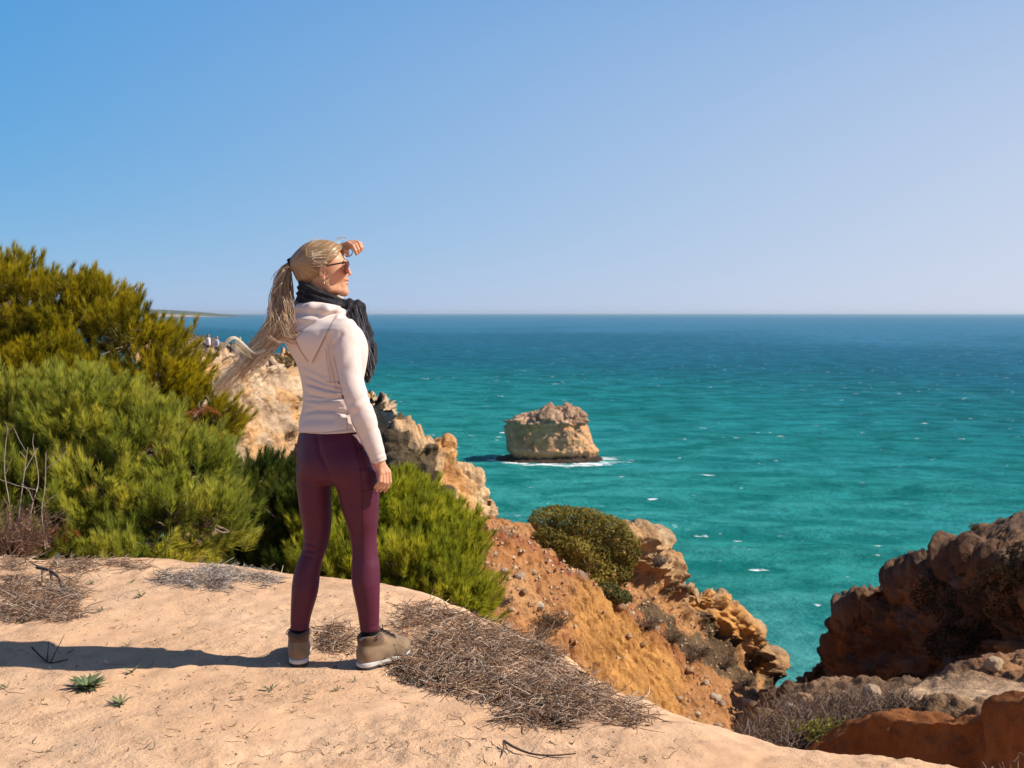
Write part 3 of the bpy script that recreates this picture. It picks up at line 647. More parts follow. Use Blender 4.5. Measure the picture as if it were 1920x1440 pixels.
# ---- hazy headland on the horizon
def build_headland():
    Y = 9000.0; xs = np.linspace(150, 440, 160)
    h = np.interp(xs, [150, 240, 300, 330, 360, 385, 400, 415, 440], [13, 13.5, 13, 11, 8, 5.2, 2.6, 1.2, 0.2])
    h = h * (1 + 0.10 * vnoise(np.stack([xs * 0.05, 0 * xs, 0 * xs], 1), 3) + 0.05 * vnoise(np.stack([xs * 0.2, 0 * xs, 0 * xs], 1), 4))
    s = Y / FPX; rows = []
    for (dy, f) in ((-260, -0.3), (-220, 0.25), (-170, 0.5), (0, 1.0), (500, 0.9), (1500, -0.2)):
        b = W(xs, np.full_like(xs, 587), Y); rows.append(np.stack([b[:, 0], b[:, 1] + dy, SEA + np.maximum(h * f, -2) * s * 1.0], 1))
    G = np.array(rows).transpose(1, 0, 2)
    band = np.broadcast_to(np.array([0.55, 0.5, 0.15, 0.12, 0.12, 0.12])[None], G.shape[:2])
    col = lerp3((0.06, 0.09, 0.05), (0.5, 0.40, 0.30), sstep(0.1, 0.5, band + 0.2 * fbm(G.reshape(-1, 3) * 0.01, 2, 4).reshape(G.shape[:2])))
    o = mesh_np('headland', G.reshape(-1, 3), grid_faces(*G.shape[:2]), M_STACK, col=col.reshape(-1, 3)); tag(o, kind='structure')
build_headland()
# ================================================================== distance-field modelling kit
class Grid:
    def __init__(s, lo, hi, h):
        s.h = h; s.lo = np.array(lo, float); n = np.ceil((np.array(hi, float) - s.lo) / h).astype(int) + 1
        ax = [s.lo[i] + h * np.arange(n[i]) for i in range(3)]
        s.x = ax[0][:, None, None].astype(np.float32); s.y = ax[1][None, :, None].astype(np.float32); s.z = ax[2][None, None, :].astype(np.float32)
        s.zs = ax[2]; s.n = n
    def full(s, v=9.0): return np.full(s.n, v, np.float32)
def smin(a, b, k):
    h = np.maximum(k - np.abs(a - b), 0) / k; return np.minimum(a, b) - h * h * k * 0.25
def smax(a, b, k): return -smin(-a, -b, k)
def sd_cone(g, a, b, ra, rb):
    """tapered capsule"""
    a = np.array(a, float); b = np.array(b, float); ab = b - a; L2 = float(ab @ ab) + 1e-12
    px, py, pz = g.x - a[0], g.y - a[1], g.z - a[2]
    t = np.clip((px * ab[0] + py * ab[1] + pz * ab[2]) / L2, 0, 1)
    return np.sqrt((px - t * ab[0]) ** 2 + (py - t * ab[1]) ** 2 + (pz - t * ab[2]) ** 2) - (ra + (rb - ra) * t)
def sd_chain(g, P, R, k=0.006):
    d = None
    for i in range(len(P) - 1):
        e = sd_cone(g, P[i], P[i + 1], R[i], R[i + 1]); d = e if d is None else smin(d, e, k)
    return d
def sd_ell(g, c, r, yaw=0.0, tilt=0.0):
    """ellipsoid, yaw about z then tilt about its own y axis"""
    x, y, z = g.x - c[0], g.y - c[1], g.z - c[2]
    ca, sa = math.cos(yaw), math.sin(yaw); u, v = x * ca + y * sa, -x * sa + y * ca
    if tilt:
        ct, st = math.cos(tilt), math.sin(tilt); u, z = u * ct + z * st, -u * st + z * ct
    k0 = np.sqrt((u / r[0]) ** 2 + (v / r[1]) ** 2 + (z / r[2]) ** 2) + 1e-6
    k1 = np.sqrt((u / r[0] ** 2) ** 2 + (v / r[1] ** 2) ** 2 + (z / r[2] ** 2) ** 2) + 1e-6
    return k0 * (k0 - 1) / k1
def sd_loft(g, rows, yaw=0.0, cap=0.01):
    """stack of ellipses: rows (z, cx, cy, a, b), any order; yaw turns the axes (x axis -> a)"""
    R = np.array(sorted(rows, key=lambda r: r[0]), float)
    zf = np.linspace(R[0, 0], R[-1, 0], 300)
    idx = np.interp(zf, R[:, 0], np.arange(len(R))); F = crom(R, idx)
    zz = np.clip(g.zs, R[0, 0], R[-1, 0]); cols = [np.interp(zz, zf, F[:, i])[None, None, :].astype(np.float32) for i in range(1, 5)]
    cx, cy, a, b = cols; x, y = g.x - cx, g.y - cy
    ca, sa = math.cos(yaw), math.sin(yaw); u, v = x * ca + y * sa, -x * sa + y * ca
    k0 = np.sqrt((u / a) ** 2 + (v / b) ** 2) + 1e-6; k1 = np.sqrt((u / a ** 2) ** 2 + (v / b ** 2) ** 2) + 1e-6
    d = k0 * (k0 - 1) / k1
    return smax(d, np.maximum(g.z - R[-1, 0], R[0, 0] - g.z) + 0 * d, cap)
def surface(g, D):
    """surface nets -> verts, quads"""
    D = D.astype(np.float32); ins = D < 0
    c = [(0, 0, 0), (1, 0, 0), (0, 1, 0), (1, 1, 0), (0, 0, 1), (1, 0, 1), (0, 1, 1), (1, 1, 1)]
    nx, ny, nz = D.shape; cnt = np.zeros((nx - 1, ny - 1, nz - 1), np.uint8)
    for dx, dy, dz in c: cnt += ins[dx:nx - 1 + dx, dy:ny - 1 + dy, dz:nz - 1 + dz]
    I = np.argwhere((cnt > 0) & (cnt < 8)); cid = np.full(cnt.shape, -1, np.int64); cid[tuple(I.T)] = np.arange(len(I))
    val = [D[I[:, 0] + d[0], I[:, 1] + d[1], I[:, 2] + d[2]] for d in c]
    acc = np.zeros((len(I), 3)); num = np.zeros(len(I))
    for a in range(8):
        for b in range(a + 1, 8):
            if sum(abs(c[a][i] - c[b][i]) for i in range(3)) != 1: continue
            m = (val[a] < 0) != (val[b] < 0)
            t = np.where(m, val[a] / np.where(np.abs(val[a] - val[b]) < 1e-9, 1e-9, val[a] - val[b]), 0)
            p = np.array(c[a])[None] + t[:, None] * (np.array(c[b]) - np.array(c[a]))[None]
            acc += np.where(m[:, None], p, 0); num += m
    V = g.lo + g.h * (I + acc / np.maximum(num, 1)[:, None]); Q = []
    for ax in range(3):
        s0 = [slice(None)] * 3; s1 = [slice(None)] * 3; s0[ax] = slice(0, -1); s1[ax] = slice(1, None)
        a_, b_ = ins[tuple(s0)], ins[tuple(s1)]; E = np.argwhere(a_ != b_)
        o1, o2 = [(1, 2), (2, 0), (0, 1)][ax]
        E = E[(E[:, o1] > 0) & (E[:, o2] > 0) & (E[:, o1] < D.shape[o1] - 1) & (E[:, o2] < D.shape[o2] - 1)]
        def cell(d1, d2):
            q = E.copy(); q[:, o1] += d1; q[:, o2] += d2; return cid[tuple(q.T)]
        q = np.stack([cell(-1, -1), cell(0, -1), cell(0, 0), cell(-1, 0)], 1)
        flip = b_[tuple(E.T)]; q[flip] = q[flip][:, ::-1]; Q.append(q)
    Q = np.concatenate(Q); Q = Q[(Q >= 0).all(1)]
    return V, Q
def to_px(P):
    """photo pixel of world points (used once, to lay seams and folds on the finished body)"""
    d = P - np.array([0, 0, CAMZ]); f = d[:, 1] * _c - d[:, 2] * _s; u = d[:, 1] * _s + d[:, 2] * _c
    return 960 + FPX * d[:, 0] / f, 720 - FPX * u / f
def seg_dist(px, py, L):
    best = np.full(px.shape, 1e9, np.float32)
    for (x0, y0), (x1, y1) in zip(L[:-1], L[1:]):
        dx, dy = x1 - x0, y1 - y0; t = np.clip(((px - x0) * dx + (py - y0) * dy) / (dx * dx + dy * dy + 1e-9), 0, 1)
        best = np.minimum(best, np.hypot(px - x0 - t * dx, py - y0 - t * dy))
    return best
def poly_sd(px, py, poly):
    n = len(poly); d = np.full(px.shape, 1e9, np.float32); ins = np.zeros(px.shape, bool)
    for i in range(n):
        x0, y0 = poly[i]; x1, y1 = poly[(i + 1) % n]; dx, dy = x1 - x0, y1 - y0
        t = np.clip(((px - x0) * dx + (py - y0) * dy) / (dx * dx + dy * dy + 1e-9), 0, 1)
        d = np.minimum(d, np.hypot(px - x0 - t * dx, py - y0 - t * dy))
        c = ((y0 > py) != (y1 > py)) & (px < (x1 - x0) * (py - y0) / (y1 - y0 + 1e-12) + x0); ins ^= c
    return np.where(ins, -d, d)

# ================================================================== the walker looking out to sea
Y0 = 4.43; PXM = Y0 / FPX                    # depth of the heels, metres per photo pixel there
WOM = empty('person', (W(625, 1250, Y0)[0], Y0, 0.0), 'woman in a cream hooded jacket and burgundy leggings shading her eyes at the cliff edge', 'person')
def row(py, xl, xr, y, b, k=1.0):
    """ellipse row from a measured left and right outline"""
    c = W((xl + xr) / 2, py, Y0 + y); a = (xr - xl) / 2 * (Y0 + y) / FPX * k
    return (c[2], c[0], c[1], a, b)
def wrow(py, xl, xr, y, ratio, yaw):
    """same for an ellipse turned by yaw: a/b = ratio and its projected half width is kept"""
    c = W((xl + xr) / 2, py, Y0 + y); h = (xr - xl) / 2 * (Y0 + y) / FPX
    b = h / math.sqrt((ratio * math.cos(yaw)) ** 2 + math.sin(yaw) ** 2); return (c[2], c[0], c[1], ratio * b, b)
YAW = math.radians(40)                       # the trunk faces away and to the right
UX = np.array([math.cos(YAW), -math.sin(YAW), 0]); FW = np.array([math.sin(YAW), math.cos(YAW), 0])   # her right, her front
def gpx(g):
    """photo pixel of grid samples at the camera-facing side"""
    f = g.y * _c - (g.z - CAMZ) * _s; return 960 + FPX * g.x / f, 720 - FPX * (g.y * _s + (g.z - CAMZ) * _c) / f

# ---- materials
def mat_cloth(name, base, rough=0.75, weave=900, bump=0.15, sheen=0.2, spec=0.2):
    t = NT(name); p = t.obj(); a = t.attr()
    n = t.noise(p, weave, 2, 0.5); n2 = t.noise(p, 14, 4, 0.55)
    c = t.mix(1.0, a, base, 'MULTIPLY')
    c = t.mix(t.math('MULTIPLY', t.ramp(n2, [(0.3, 0.0), (0.7, 1.0)]), 0.12), c, t.mix(1.0, c, (0.75, 0.75, 0.75), 'MULTIPLY'))
    return t.end(t.bsdf(c, rough, t.bump(t.math('ADD', n, t.math('MULTIPLY', n2, 1.5)), bump, 0.003), spec, **{'Sheen Weight': sheen, 'Sheen Roughness': 0.4}))
M_JACKET = mat_cloth('cream_softshell', (0.66, 0.545, 0.49), 0.75)
M_LEGG = mat_cloth('burgundy_lycra', (0.086, 0.0155, 0.034), 0.46, 1500, 0.08, 0.03, 0.22)
M_SCARF = mat_cloth('charcoal_knit', (0.019, 0.019, 0.023), 0.9, 260, 0.6, 0.08)
M_SOCK = mat_cloth('black_sock', (0.013, 0.013, 0.017), 0.9, 400, 0.4, 0.2)
def mat_skin():
    t = NT('skin'); p = t.obj(); a = t.attr(); n = t.noise(p, 90, 4, 0.6)
    c = t.mix(1.0, a, (0.56, 0.285, 0.165), 'MULTIPLY'); c = t.mix(t.math('MULTIPLY', n, 0.25), c, t.mix(1.0, c, (0.82, 0.66, 0.6), 'MULTIPLY'))
    return t.end(t.bsdf(c, 0.48, t.bump(n, 0.1, 0.002), 0.4, **{'Subsurface Weight': 0.12, 'Subsurface Radius': (0.012, 0.005, 0.003), 'Subsurface Scale': 0.6}))
M_SKIN = mat_skin()
def mat_hair():
    t = NT('blond_hair'); a = t.attr()
    h = t.bsdf(a, 0.38, None, 0.5); tr = t.n('BsdfTranslucent', {'Color': t.mix(1.0, a, (1.25, 1.1, 0.9), 'MULTIPLY')}).outputs[0]
    return t.end(t.n('MixShader', {0: 0.3, 1: h, 2: tr}).outputs[0])
M_HAIR = mat_hair()
def mat_plain(name, c, rough=0.5, spec=0.4, metal=0.0, noise=0.15, sc=60):
    t = NT(name); n = t.noise(t.obj(), sc, 4, 0.6)
    col = t.mix(t.math('MULTIPLY', n, noise * 2), c, tuple(v * 0.55 for v in c))
    return t.end(t.bsdf(col, rough, t.bump(n, 0.15, 0.003), spec, Metallic=metal))
M_NUBUCK = mat_cloth('tan_nubuck', (0.225, 0.15, 0.088), 0.9, 300, 0.3, 0.35)
M_MIDSOLE = mat_plain('pale_midsole', (0.55, 0.52, 0.48), 0.7, 0.2)
M_OUTSOLE = mat_plain('dark_rubber', (0.05, 0.047, 0.045), 0.8, 0.2)
M_LACE = mat_plain('dark_lace', (0.022, 0.022, 0.026), 0.8, 0.2)
M_BLACK = mat_plain('black_elastic', (0.012, 0.012, 0.016), 0.7, 0.2)
M_FRAME = mat_plain('tortoise_frame', (0.045, 0.022, 0.012), 0.25, 0.5, 0.0, 0.4, 200)
M_GOLD = mat_plain('pale_gold', (0.75, 0.60, 0.38), 0.25, 0.5, 1.0)
def mat_lens():
    t = NT('brown_lens')
    a = t.n('BsdfPrincipled', {'Base Color': (0.22, 0.05, 0.03, 1), 'Roughness': 0.08, 'Specular IOR Level': 0.6}).outputs[0]
    b = t.n('BsdfTransparent', {'Color': (0.75, 0.36, 0.28, 1)}).outputs[0]
    return t.end(t.n('MixShader', {0: 0.5, 1: a, 2: b}).outputs[0])
M_LENS = mat_lens()

# ---- leggings
LEG_L = [(880, 556, 628, .07, .085), (904, 556, 623, .07, .085), (933, 559, 622, .075, .078), (956, 562, 622, .08, .073), (978, 566, 622, .085, .068), (1000, 569, 619, .085, .062), (1022, 568, 615, .08, .056),
         (1036, 565, 610, .073, .053), (1049, 559, 605, .066, .053), (1062, 554, 602, .06, .055), (1078, 550, 600, .055, .057), (1100, 547, 598, .05, .057), (1120, 546, 594, .05, .053), (1143, 545, 587, .05, .045), (1162, 544.5, 582, .05, .039), (1180, 544, 579.5, .05, .037)]
LEG_R = [(880, 622, 711, .0, .092), (904, 629, 711, .0, .09), (933, 635, 711, .01, .084), (956, 641, 710, .015, .078), (978, 649, 709, .02, .072), (1000, 655, 707, .025, .063), (1020, 658.5, 707, .025, .058),
         (1044, 660, 709, .02, .056), (1060, 659, 712, .015, .058), (1089, 659, 712.5, .01, .06), (1102, 661, 712.5, .01, .058), (1127, 666, 712, .01, .05), (1150, 671, 711.5, .012, .043), (1182, 675, 711, .015, .039)]
PELV = [(780, 574, 684, .085), (800, 566, 690, .08), (820, 556, 699, .075), (844, 553, 706, .07), (870, 553, 710, .065), (888, 560, 706, .06), (902, 584, 690, .055)]
def pelvis(g, grow=0.0):
    d = sd_loft(g, [wrow(p, a, b, y, 1.34, -YAW) for p, a, b, y in PELV], -YAW, 0.02)
    for px, py, y, r in ((596, 868, -.012, .070), (650, 872, -.062, .077)):       # seat
        d = smin(d, sd_ell(g, W(px, py, Y0 + y + .035), (r * .86, r, r * .98), YAW), 0.035)
    return d - grow
def build_leggings():
    lo = W(530, 1190, Y0); hi = W(725, 770, Y0)
    g = Grid((lo[0] - .02, Y0 - .16, lo[2] - .01), (hi[0] + .03, Y0 + .25, hi[2]), 0.0042)
    l = sd_loft(g, [row(*r) for r in LEG_L], 0, 0.006); r = sd_loft(g, [row(*q) for q in LEG_R], 0, 0.006)
    pv = pelvis(g); d = smin(pv, smin(l, r, 0.005), 0.028)
    px, py = gpx(g)
    gr = 0
    for L, w, dep in (([(596, 822), (600, 850), (612, 876), (622, 900)], 5, .0055), ([(566, 1016), (590, 1022), (612, 1015)], 3.2, .0035), ([(567, 1030), (590, 1034), (610, 1026)], 3.0, .004), ([(572, 1041), (592, 1047), (606, 1038)], 3, .003),
                      ([(664, 1172), (690, 1177), (711, 1172)], 2.0, .0016), ([(545, 1172), (580, 1172)], 2, .0016), ([(668, 842), (690, 843)], 2.5, .003), ([(560, 905), (590, 915), (620, 905)], 6, .0015)):
        gr = gr + dep * np.exp(-(seg_dist(px, py, L) / w) ** 2)
    V, Q = surface(g, d + gr * (g.y < Y0 + 0.06))
    px, py = to_px(V); front = V[:, 1] < Y0 + 0.09
    col = np.ones((len(V), 3))
    for L, w, k in (([(659, 812), (668, 845), (676, 880), (680, 922), (679, 960), (680, 1010), (681, 1060)], 1.5, 0.55), ([(680, 922), (708, 914)], 1.5, 0.45), ([(593, 818), (598, 850), (612, 878)], 1.3, .3), ([(667, 842), (694, 843)], 1.5, 0.5)):
        col *= (1 - k * np.exp(-(seg_dist(px, py, L) / w) ** 2) * front)[:, None]
    mesh_np('leggings', rel(V, WOM), Q, M_LEGG, WOM, col=col)
build_leggings()

# ---- jacket with hood
TORSO = [(818, 555, 697, .075), (806, 556, 695, .075), (790, 557, 692, .08), (772, 562, 689, .08), (752, 565, 685, .082), (737, 565, 683, .083), (715, 562, 684, .085), (698, 558, 687, .086), (677, 550, 691, .088),
         (660, 539, 693, .09), (645, 530, 692, .09), (632, 525, 688, .09), (618, 526, 680, .09), (606, 534, 668, .09), (597, 546, 655, .085), (588, 559, 643, .08), (576, 566, 634, .08), (568, 569, 632, .08)]
ARM_R = [(598, 634, 660, -.045, .030), (608, 622, 668, -.05, .046), (622, 618, 672, -.053, .053), (637, 618.5, 674.5, -.056, .055), (664, 625, 677, -.065, .052), (690, 630, 679, -.075, .049), (706, 633, 680.5, -.082, .048), (722, 637, 685, -.09, .048), (745, 643.5, 692.5, -.097, .048),
         (760, 648.5, 698, -.1, .047), (780, 656.5, 705, -.098, .044), (806, 666, 711.5, -.093, .041), (830, 677.5, 717.5, -.086, .038), (852, 688.5, 723, -.08, .036), (868, 696.5, 726, -.075, .034)]
SH_L = W(546, 615, Y0 + .19); EL_L = W(622, 553, Y0 + .33); WR_L = W(632, 486, Y0 + .18)
HOOD = [(551, 570), (600, 566), (641, 572), (634, 588), (622, 606), (609, 632), (598, 655), (587, 681), (578, 676), (566, 660), (556, 640), (538, 632), (525, 628), (530, 604)]
FOLDS = [([(548, 632), (566, 618), (590, 604), (615, 592), (642, 579)], 4.5, .0075), ([(561, 697), (585, 708), (612, 720), (640, 728)], 4.0, .0052), ([(563, 712), (585, 722), (612, 730), (638, 735)], 3.2, .0075), ([(565, 728), (580, 740), (610, 745), (642, 744)], 3.6, .0062), ([(566, 748), (600, 752), (642, 747)], 3.0, .0042),
         ([(560, 776), (590, 770), (625, 770), (650, 776)], 4.2, .0068), ([(556, 790), (585, 786), (620, 787)], 7, .0028), ([(566, 760), (600, 765), (640, 763)], 3, .0025), ([(556, 682), (580, 690), (610, 705)], 5, .0038), ([(617, 640), (621, 670), (627, 700), (633, 725)], 4, .0062),
         ([(640, 628), (632, 640), (622, 650)], 4, .0032), ([(668, 650), (655, 672), (645, 690)], 8, .0025), ([(690, 742), (672, 752), (656, 757)], 5, .003), ([(696, 752), (680, 768), (664, 776)], 5, .0032), ([(708, 800), (692, 812), (680, 822)], 5, .0022), ([(560, 812), (600, 811), (650, 806), (668, 803)], 1.8, .0015),
         ([(700, 856), (712, 853), (722, 848)], 2, .0014), ([(543, 650), (560, 664), (585, 684)], 6, .0020)]
def build_jacket():
    lo = W(505, 880, Y0); hi = W(735, 440, Y0)
    g = Grid((lo[0], Y0 - .2, lo[2]), (hi[0] + .02, Y0 + .44, W(600, 470, Y0 + .2)[2]), 0.0042)
    rows = []
    for p, a, b, y in TORSO:
        rows.append(wrow(p, a, b, y, 1.42 if p > 600 else 1.05, -YAW))
    t = sd_loft(g, rows, -YAW, 0.012)
    px, py = gpx(g)
    # cut the hem along its slight tilt, chest
    t = smin(t, sd_ell(g, W(664, 655, Y0 + .17), (.075, .075, .075), YAW), 0.06)
    hz = W(612, 813, Y0 - .03)[2] + (g.x - W(612, 813, Y0)[0]) * 0.055; t = smax(t, hz - g.z, 0.004)
    # hood: a second thick layer over the upper back, and the rolled opening round the neck
    back = (g.y < Y0 + .09)
    hood = smax(t - .0165, poly_sd(px, py, HOOD) * PXM, 0.010); hood = np.where(back, hood, 9)
    d = smin(t, hood, 0.003)
    ring = [W(556, 584, Y0 + .10), W(562, 580, Y0 + .03), W(585, 578, Y0 - .012), W(612, 580, Y0 - .02), W(636, 583, Y0 + .02), W(646, 588, Y0 + .09)]
    d = smin(d, sd_chain(g, ring, [.018, .021, .022, .021, .018, .014], .012), 0.014)
    # sleeves
    a = sd_loft(g, [row(*r) for r in ARM_R], 0, 0.006)
    cz = (g.z - W(711, 867, Y0 - .075)[2]) - (g.x - W(711, 867, Y0 - .075)[0]) * 0.36; a = smax(a, -cz, 0.004)
    up = W(640, 640, Y0)[2]; 
    k = 0.006 + 0.05 * np.clip((g.z - up) / 0.05, 0, 1)
    d = smin(d, a, k)
    d = smin(d, sd_chain(g, [SH_L, EL_L, WR_L], [.062, .046, .036], .02), 0.03)
    gr = 0
    for L, w, dep in FOLDS: gr = gr + 1.6 * dep * np.exp(-(seg_dist(px, py, L) / w) ** 2)
    gr = gr - 0.0035 * np.exp(-(seg_dist(px, py, [(558, 801), (610, 798), (660, 794)]) / 9) ** 2)
    vis = np.clip((Y0 + .06 - g.y) / .04, 0, 1)
    n = vnoise(np.stack(np.broadcast_arrays(g.x * 16, g.y * 16, g.z * 22), -1).reshape(-1, 3)[::1], 77).reshape(d.shape) if False else 0
    V, Q = surface(g, d + gr * vis + n)
    N = fbm(V * np.array([14, 14, 20]), 3, 78); V = V + 0.0016 * N[:, None] * np.array([0.6, -0.7, 0])
    px, py = to_px(V); vis = V[:, 1] < Y0 + .05; col = np.ones((len(V), 3))
    hd = poly_sd(px, py, HOOD)
    seams = [([(551, 626), (557, 645), (566, 662), (577, 677)], 1.2, .62), ([(586, 679), (598, 655), (610, 631), (622, 606), (631, 592)], 1.2, .62), ([(611, 655), (615, 690), (620, 718)], 1.0, .4), ([(626, 668), (634, 705), (643, 745), (660, 790), (676, 825), (692, 858)], 1.0, .45), ([(556, 812), (610, 811), (667, 804)], 1.0, .4),
             ([(697, 866), (725, 855)], 1.0, .35), ([(650, 770), (651, 806)], 1.2, .35), ([(612, 716), (630, 717)], 1.2, .4)]
    for L, w, k in seams: col *= (1 - k * np.exp(-(seg_dist(px, py, L) / w) ** 2) * vis)[:, None]
    mesh_np('jacket', rel(V, WOM), Q, M_JACKET, WOM, col=col)
    for (x, y) in ((633, 716), (634, 719), (640.5, 742), (641, 745)):
        mb = MB(); p = W(x, y, Y0 - .088); q = W(x + 4, y - .3, Y0 - .09); tubes(mb, np.array([[p, (p + q) / 2, q]]), 0.0022, 5); mb.build('zip_pull', M_BLACK, WOM)
build_jacket()

# ---- head, neck, hands: one skin mesh
HY = .085; HS = (Y0 + HY) / FPX
def hp(px, py, y=0.0): return W(px, py, Y0 + HY + y)
def build_body():
    parts = []
    c = hp(604, 512)
    g = Grid((c[0] - .13, Y0 + HY - .105, hp(600, 596)[2]), (c[0] + .14, Y0 + HY + .105, c[2] + .145), 0.0024)
    d = sd_ell(g, hp(598, 494), (.092, .071, .082))
    d = smin(d, sd_ell(g, hp(624, 497), (.050, .060, .058)), .03)                       # forehead
    d = smin(d, sd_ell(g, hp(624, 520), (.052, .056, .052)), .03)                       # face
    for s in (-1, 1):
        d = smin(d, sd_chain(g, [hp(609, 528, s * .052), hp(618, 540, s * .044), hp(642.5, 546, s * .010)], [.014, .014, .0155], .02), .024)   # jaw
        d = smin(d, sd_ell(g, hp(637, 514, s * .034), (.016, .017, .014)), .022)        # cheek bone
        d = smin(d, sd_ell(g, hp(648.5, 516.5, s * .011), (.0085, .0075, .0065)), .007) # nostril wing
        d = smax(d, -sd_ell(g, hp(650, 501, s * .032), (.012, .016, .010)), .014)       # eye socket
        d = smin(d, sd_ell(g, hp(644.5, 501, s * .031), (.011, .0125, .0115)), .003)    # eye
    d = smin(d, sd_ell(g, hp(646.4, 547.3), (.0108, .0145, .0115)), .02)
    d = smin(d, sd_ell(g, hp(643.5, 534), (.0145, .023, .020)), .014)                    # chin
    d = smin(d, sd_chain(g, [hp(648.5, 495), hp(652.5, 505), hp(655.6, 513)], [.0058, .0068, .0078], .006), .009)  # nose
    d = smin(d, sd_ell(g, hp(648.5, 491), (.010, .040, .008)), .012)                    # brow
    d = smin(d, sd_ell(g, hp(648, 524), (.0115, .021, .0095)), .010)
    d = smin(d, sd_ell(g, hp(650.6, 525.3), (.0072, .017, .0042)), .004)                # lips
    d = smin(d, sd_ell(g, hp(650.2, 531.5), (.0068, .015, .0044)), .004)
    d = smax(d, -sd_ell(g, hp(653.5, 528.2), (.0085, .017, .0018)), .003)
    for s in (-1, 1):                                                                    # ears
        e = sd_ell(g, hp(604, 510, s * .074), (.0145, .008, .028), s * 0.35, -0.12)
        e = smax(e, -sd_ell(g, hp(605.5, 508, s * .083), (.0085, .007, .0175), s * 0.35, -0.12), .004)
        e = smin(e, sd_ell(g, hp(606, 522, s * .074), (.0075, .005, .0075)), .006)
        d = smin(d, e, .006)
    d = smin(d, sd_chain(g, [hp(603, 528, .0), hp(603, 560, .01), hp(600, 594, .0)], [.053, .052, .058], .02), .02)
    V, Q = surface(g, d); px, py = to_px(V); col = np.ones((len(V), 3))
    lip = np.maximum(np.exp(-(((px - 652) / 3.0) ** 2 + ((py - 525.3) / 2.2) ** 2)), np.exp(-(((px - 652) / 3.0) ** 2 + ((py - 531.6) / 2.2) ** 2)))
    col = lerp3(col, np.array([0.95, 0.45, 0.45]), lip * .8)
    col = lerp3(col, np.array([1.6, 2.6, 3.6]), np.exp(-(((px - 651) / 2.2) ** 2 + ((py - 528.6) / 1.1) ** 2)) * .8)
    chk = np.exp(-(((px - 634) / 11) ** 2 + ((py - 520) / 10) ** 2)); col = lerp3(col, np.array([1.05, 0.78, 0.72]), chk * .35)
    parts.append((V, Q, col))
    # teeth line between the lips stays light
    # right hand hanging by the thigh
    def hand(P, lo, hi, palm, fingers, thumb, r):
        g = Grid(lo, hi, 0.0018)
        d = None
        for (a, b, ra, rb) in palm:
            e = sd_cone(g, a, b, ra, rb); d = e if d is None else smin(d, e, .010)
        for F in fingers: d = smin(d, sd_chain(g, F, r[:len(F)], .0025), .0032)
        d = smin(d, sd_chain(g, thumb, [r[0] * 1.15, r[0] * 1.08, r[0] * .85][:len(thumb)], .004), .006)
        V, Q = surface(g, d); parts.append((V, Q, np.ones((len(V), 3))))
    yb = -.076
    K = lambda px, py, y: W(px, py, Y0 + yb + y)
    a = K(695, 935, 0); b = K(742, 845, 0)
    palm = [(K(711, 852, 0), K(711, 868, 0), .0235, .0225), (K(710, 868, -.006), K(714, 886, -.012), .0135, .0115), (K(713, 868, .004), K(722, 885, .004), .0145, .0115), (K(714, 868, .012), K(728, 884, .016), .0135, .0105)]
    fing = [[K(713.5, 886, -.014), K(712.5, 902, -.02), K(706.5, 910, -.016), K(703.5, 914, -.010)], [K(718.5, 887, -.004), K(719, 904, -.010), K(711, 914, -.008), K(706.5, 919.5, -.002)],
            [K(724, 886, .006), K(724.6, 905, .0), K(718, 915, .0), K(713.5, 920.5, .006)], [K(729.5, 886, .016), K(731, 903, .012), K(726, 914, .012), K(721, 921, .018)]]
    hand(None, (a[0], Y0 + yb - .05, a[2]), (b[0], Y0 + yb + .06, b[2]), palm, fing, [K(720, 874, .022), K(727, 886, .036), K(729, 898, .04)], [.0082, .0078, .0070, .0060])
    # left hand held over the brow
    yb2 = .10
    L = lambda px, py, y: W(px, py, Y0 + yb2 + y)
    a = L(618, 500, 0); b = L(692, 436, 0)
    palm = [(L(632, 484, .07), L(641, 466, .02), .021, .0185), (L(641, 464, .012), L(655, 457, -.004), .0165, .0125), (L(642, 466, .03), L(666, 458, .026), .0155, .011)]
    fing = [[L(653, 455.5, -.018), L(661.5, 461, -.030), L(666, 470, -.030), L(668.5, 476.5, -.024)], [L(658, 453.5, -.006), L(667, 458.5, -.018), L(671.5, 467.5, -.018), L(673, 473.5, -.012)],
            [L(664, 453, .008), L(672.5, 456, -.002), L(676, 464, -.002), L(676.5, 470, .004)], [L(668, 454.5, .022), L(675.5, 457, .014), L(678, 463, .014), L(678, 468, .018)]]
    hand(None, (a[0], Y0 + yb2 - .07, a[2]), (b[0], Y0 + yb2 + .11, b[2]), palm, fing, [L(644, 465, -.012), L(649.5, 471, -.024), L(652, 478, -.026)], [.0086, .0082, .0074, .0062])
    # limbs and trunk inside the clothes
    lo = W(530, 1225, Y0); g = Grid((lo[0], Y0 - .15, lo[2]), (W(730, 800, Y0)[0], Y0 + .42, hp(600, 560)[2]), 0.011)
    d = sd_loft(g, [wrow(p, x0 + 9, x1 - 9, y, 1.42 if p > 600 else 1.05, -YAW) for p, x0, x1, y in TORSO], -YAW, .02)
    d = smin(d, pelvis(g, -.02), .03)
    for rows in (LEG_L, LEG_R): d = smin(d, sd_loft(g, [row(p, x0 + 7, x1 - 7, y, b - .014) for p, x0, x1, y, b in rows] + [row(1212, rows[-1][1] + 6, rows[-1][2] - 6, rows[-1][3], rows[-1][4] - .012)], 0, .01), .02)
    d = smin(d, sd_loft(g, [row(p, x0 + 8, x1 - 8, y, b - .014) for p, x0, x1, y, b in ARM_R], 0, .01), .02)
    d = smin(d, sd_chain(g, [SH_L, EL_L, WR_L], [.045, .032, .024], .02), .02)
    V, Q = surface(g, d); parts.append((V, Q, np.ones((len(V), 3))))
    mb = MB()
    for V, Q, col in parts: mb.add(V, Q=Q, C=col)
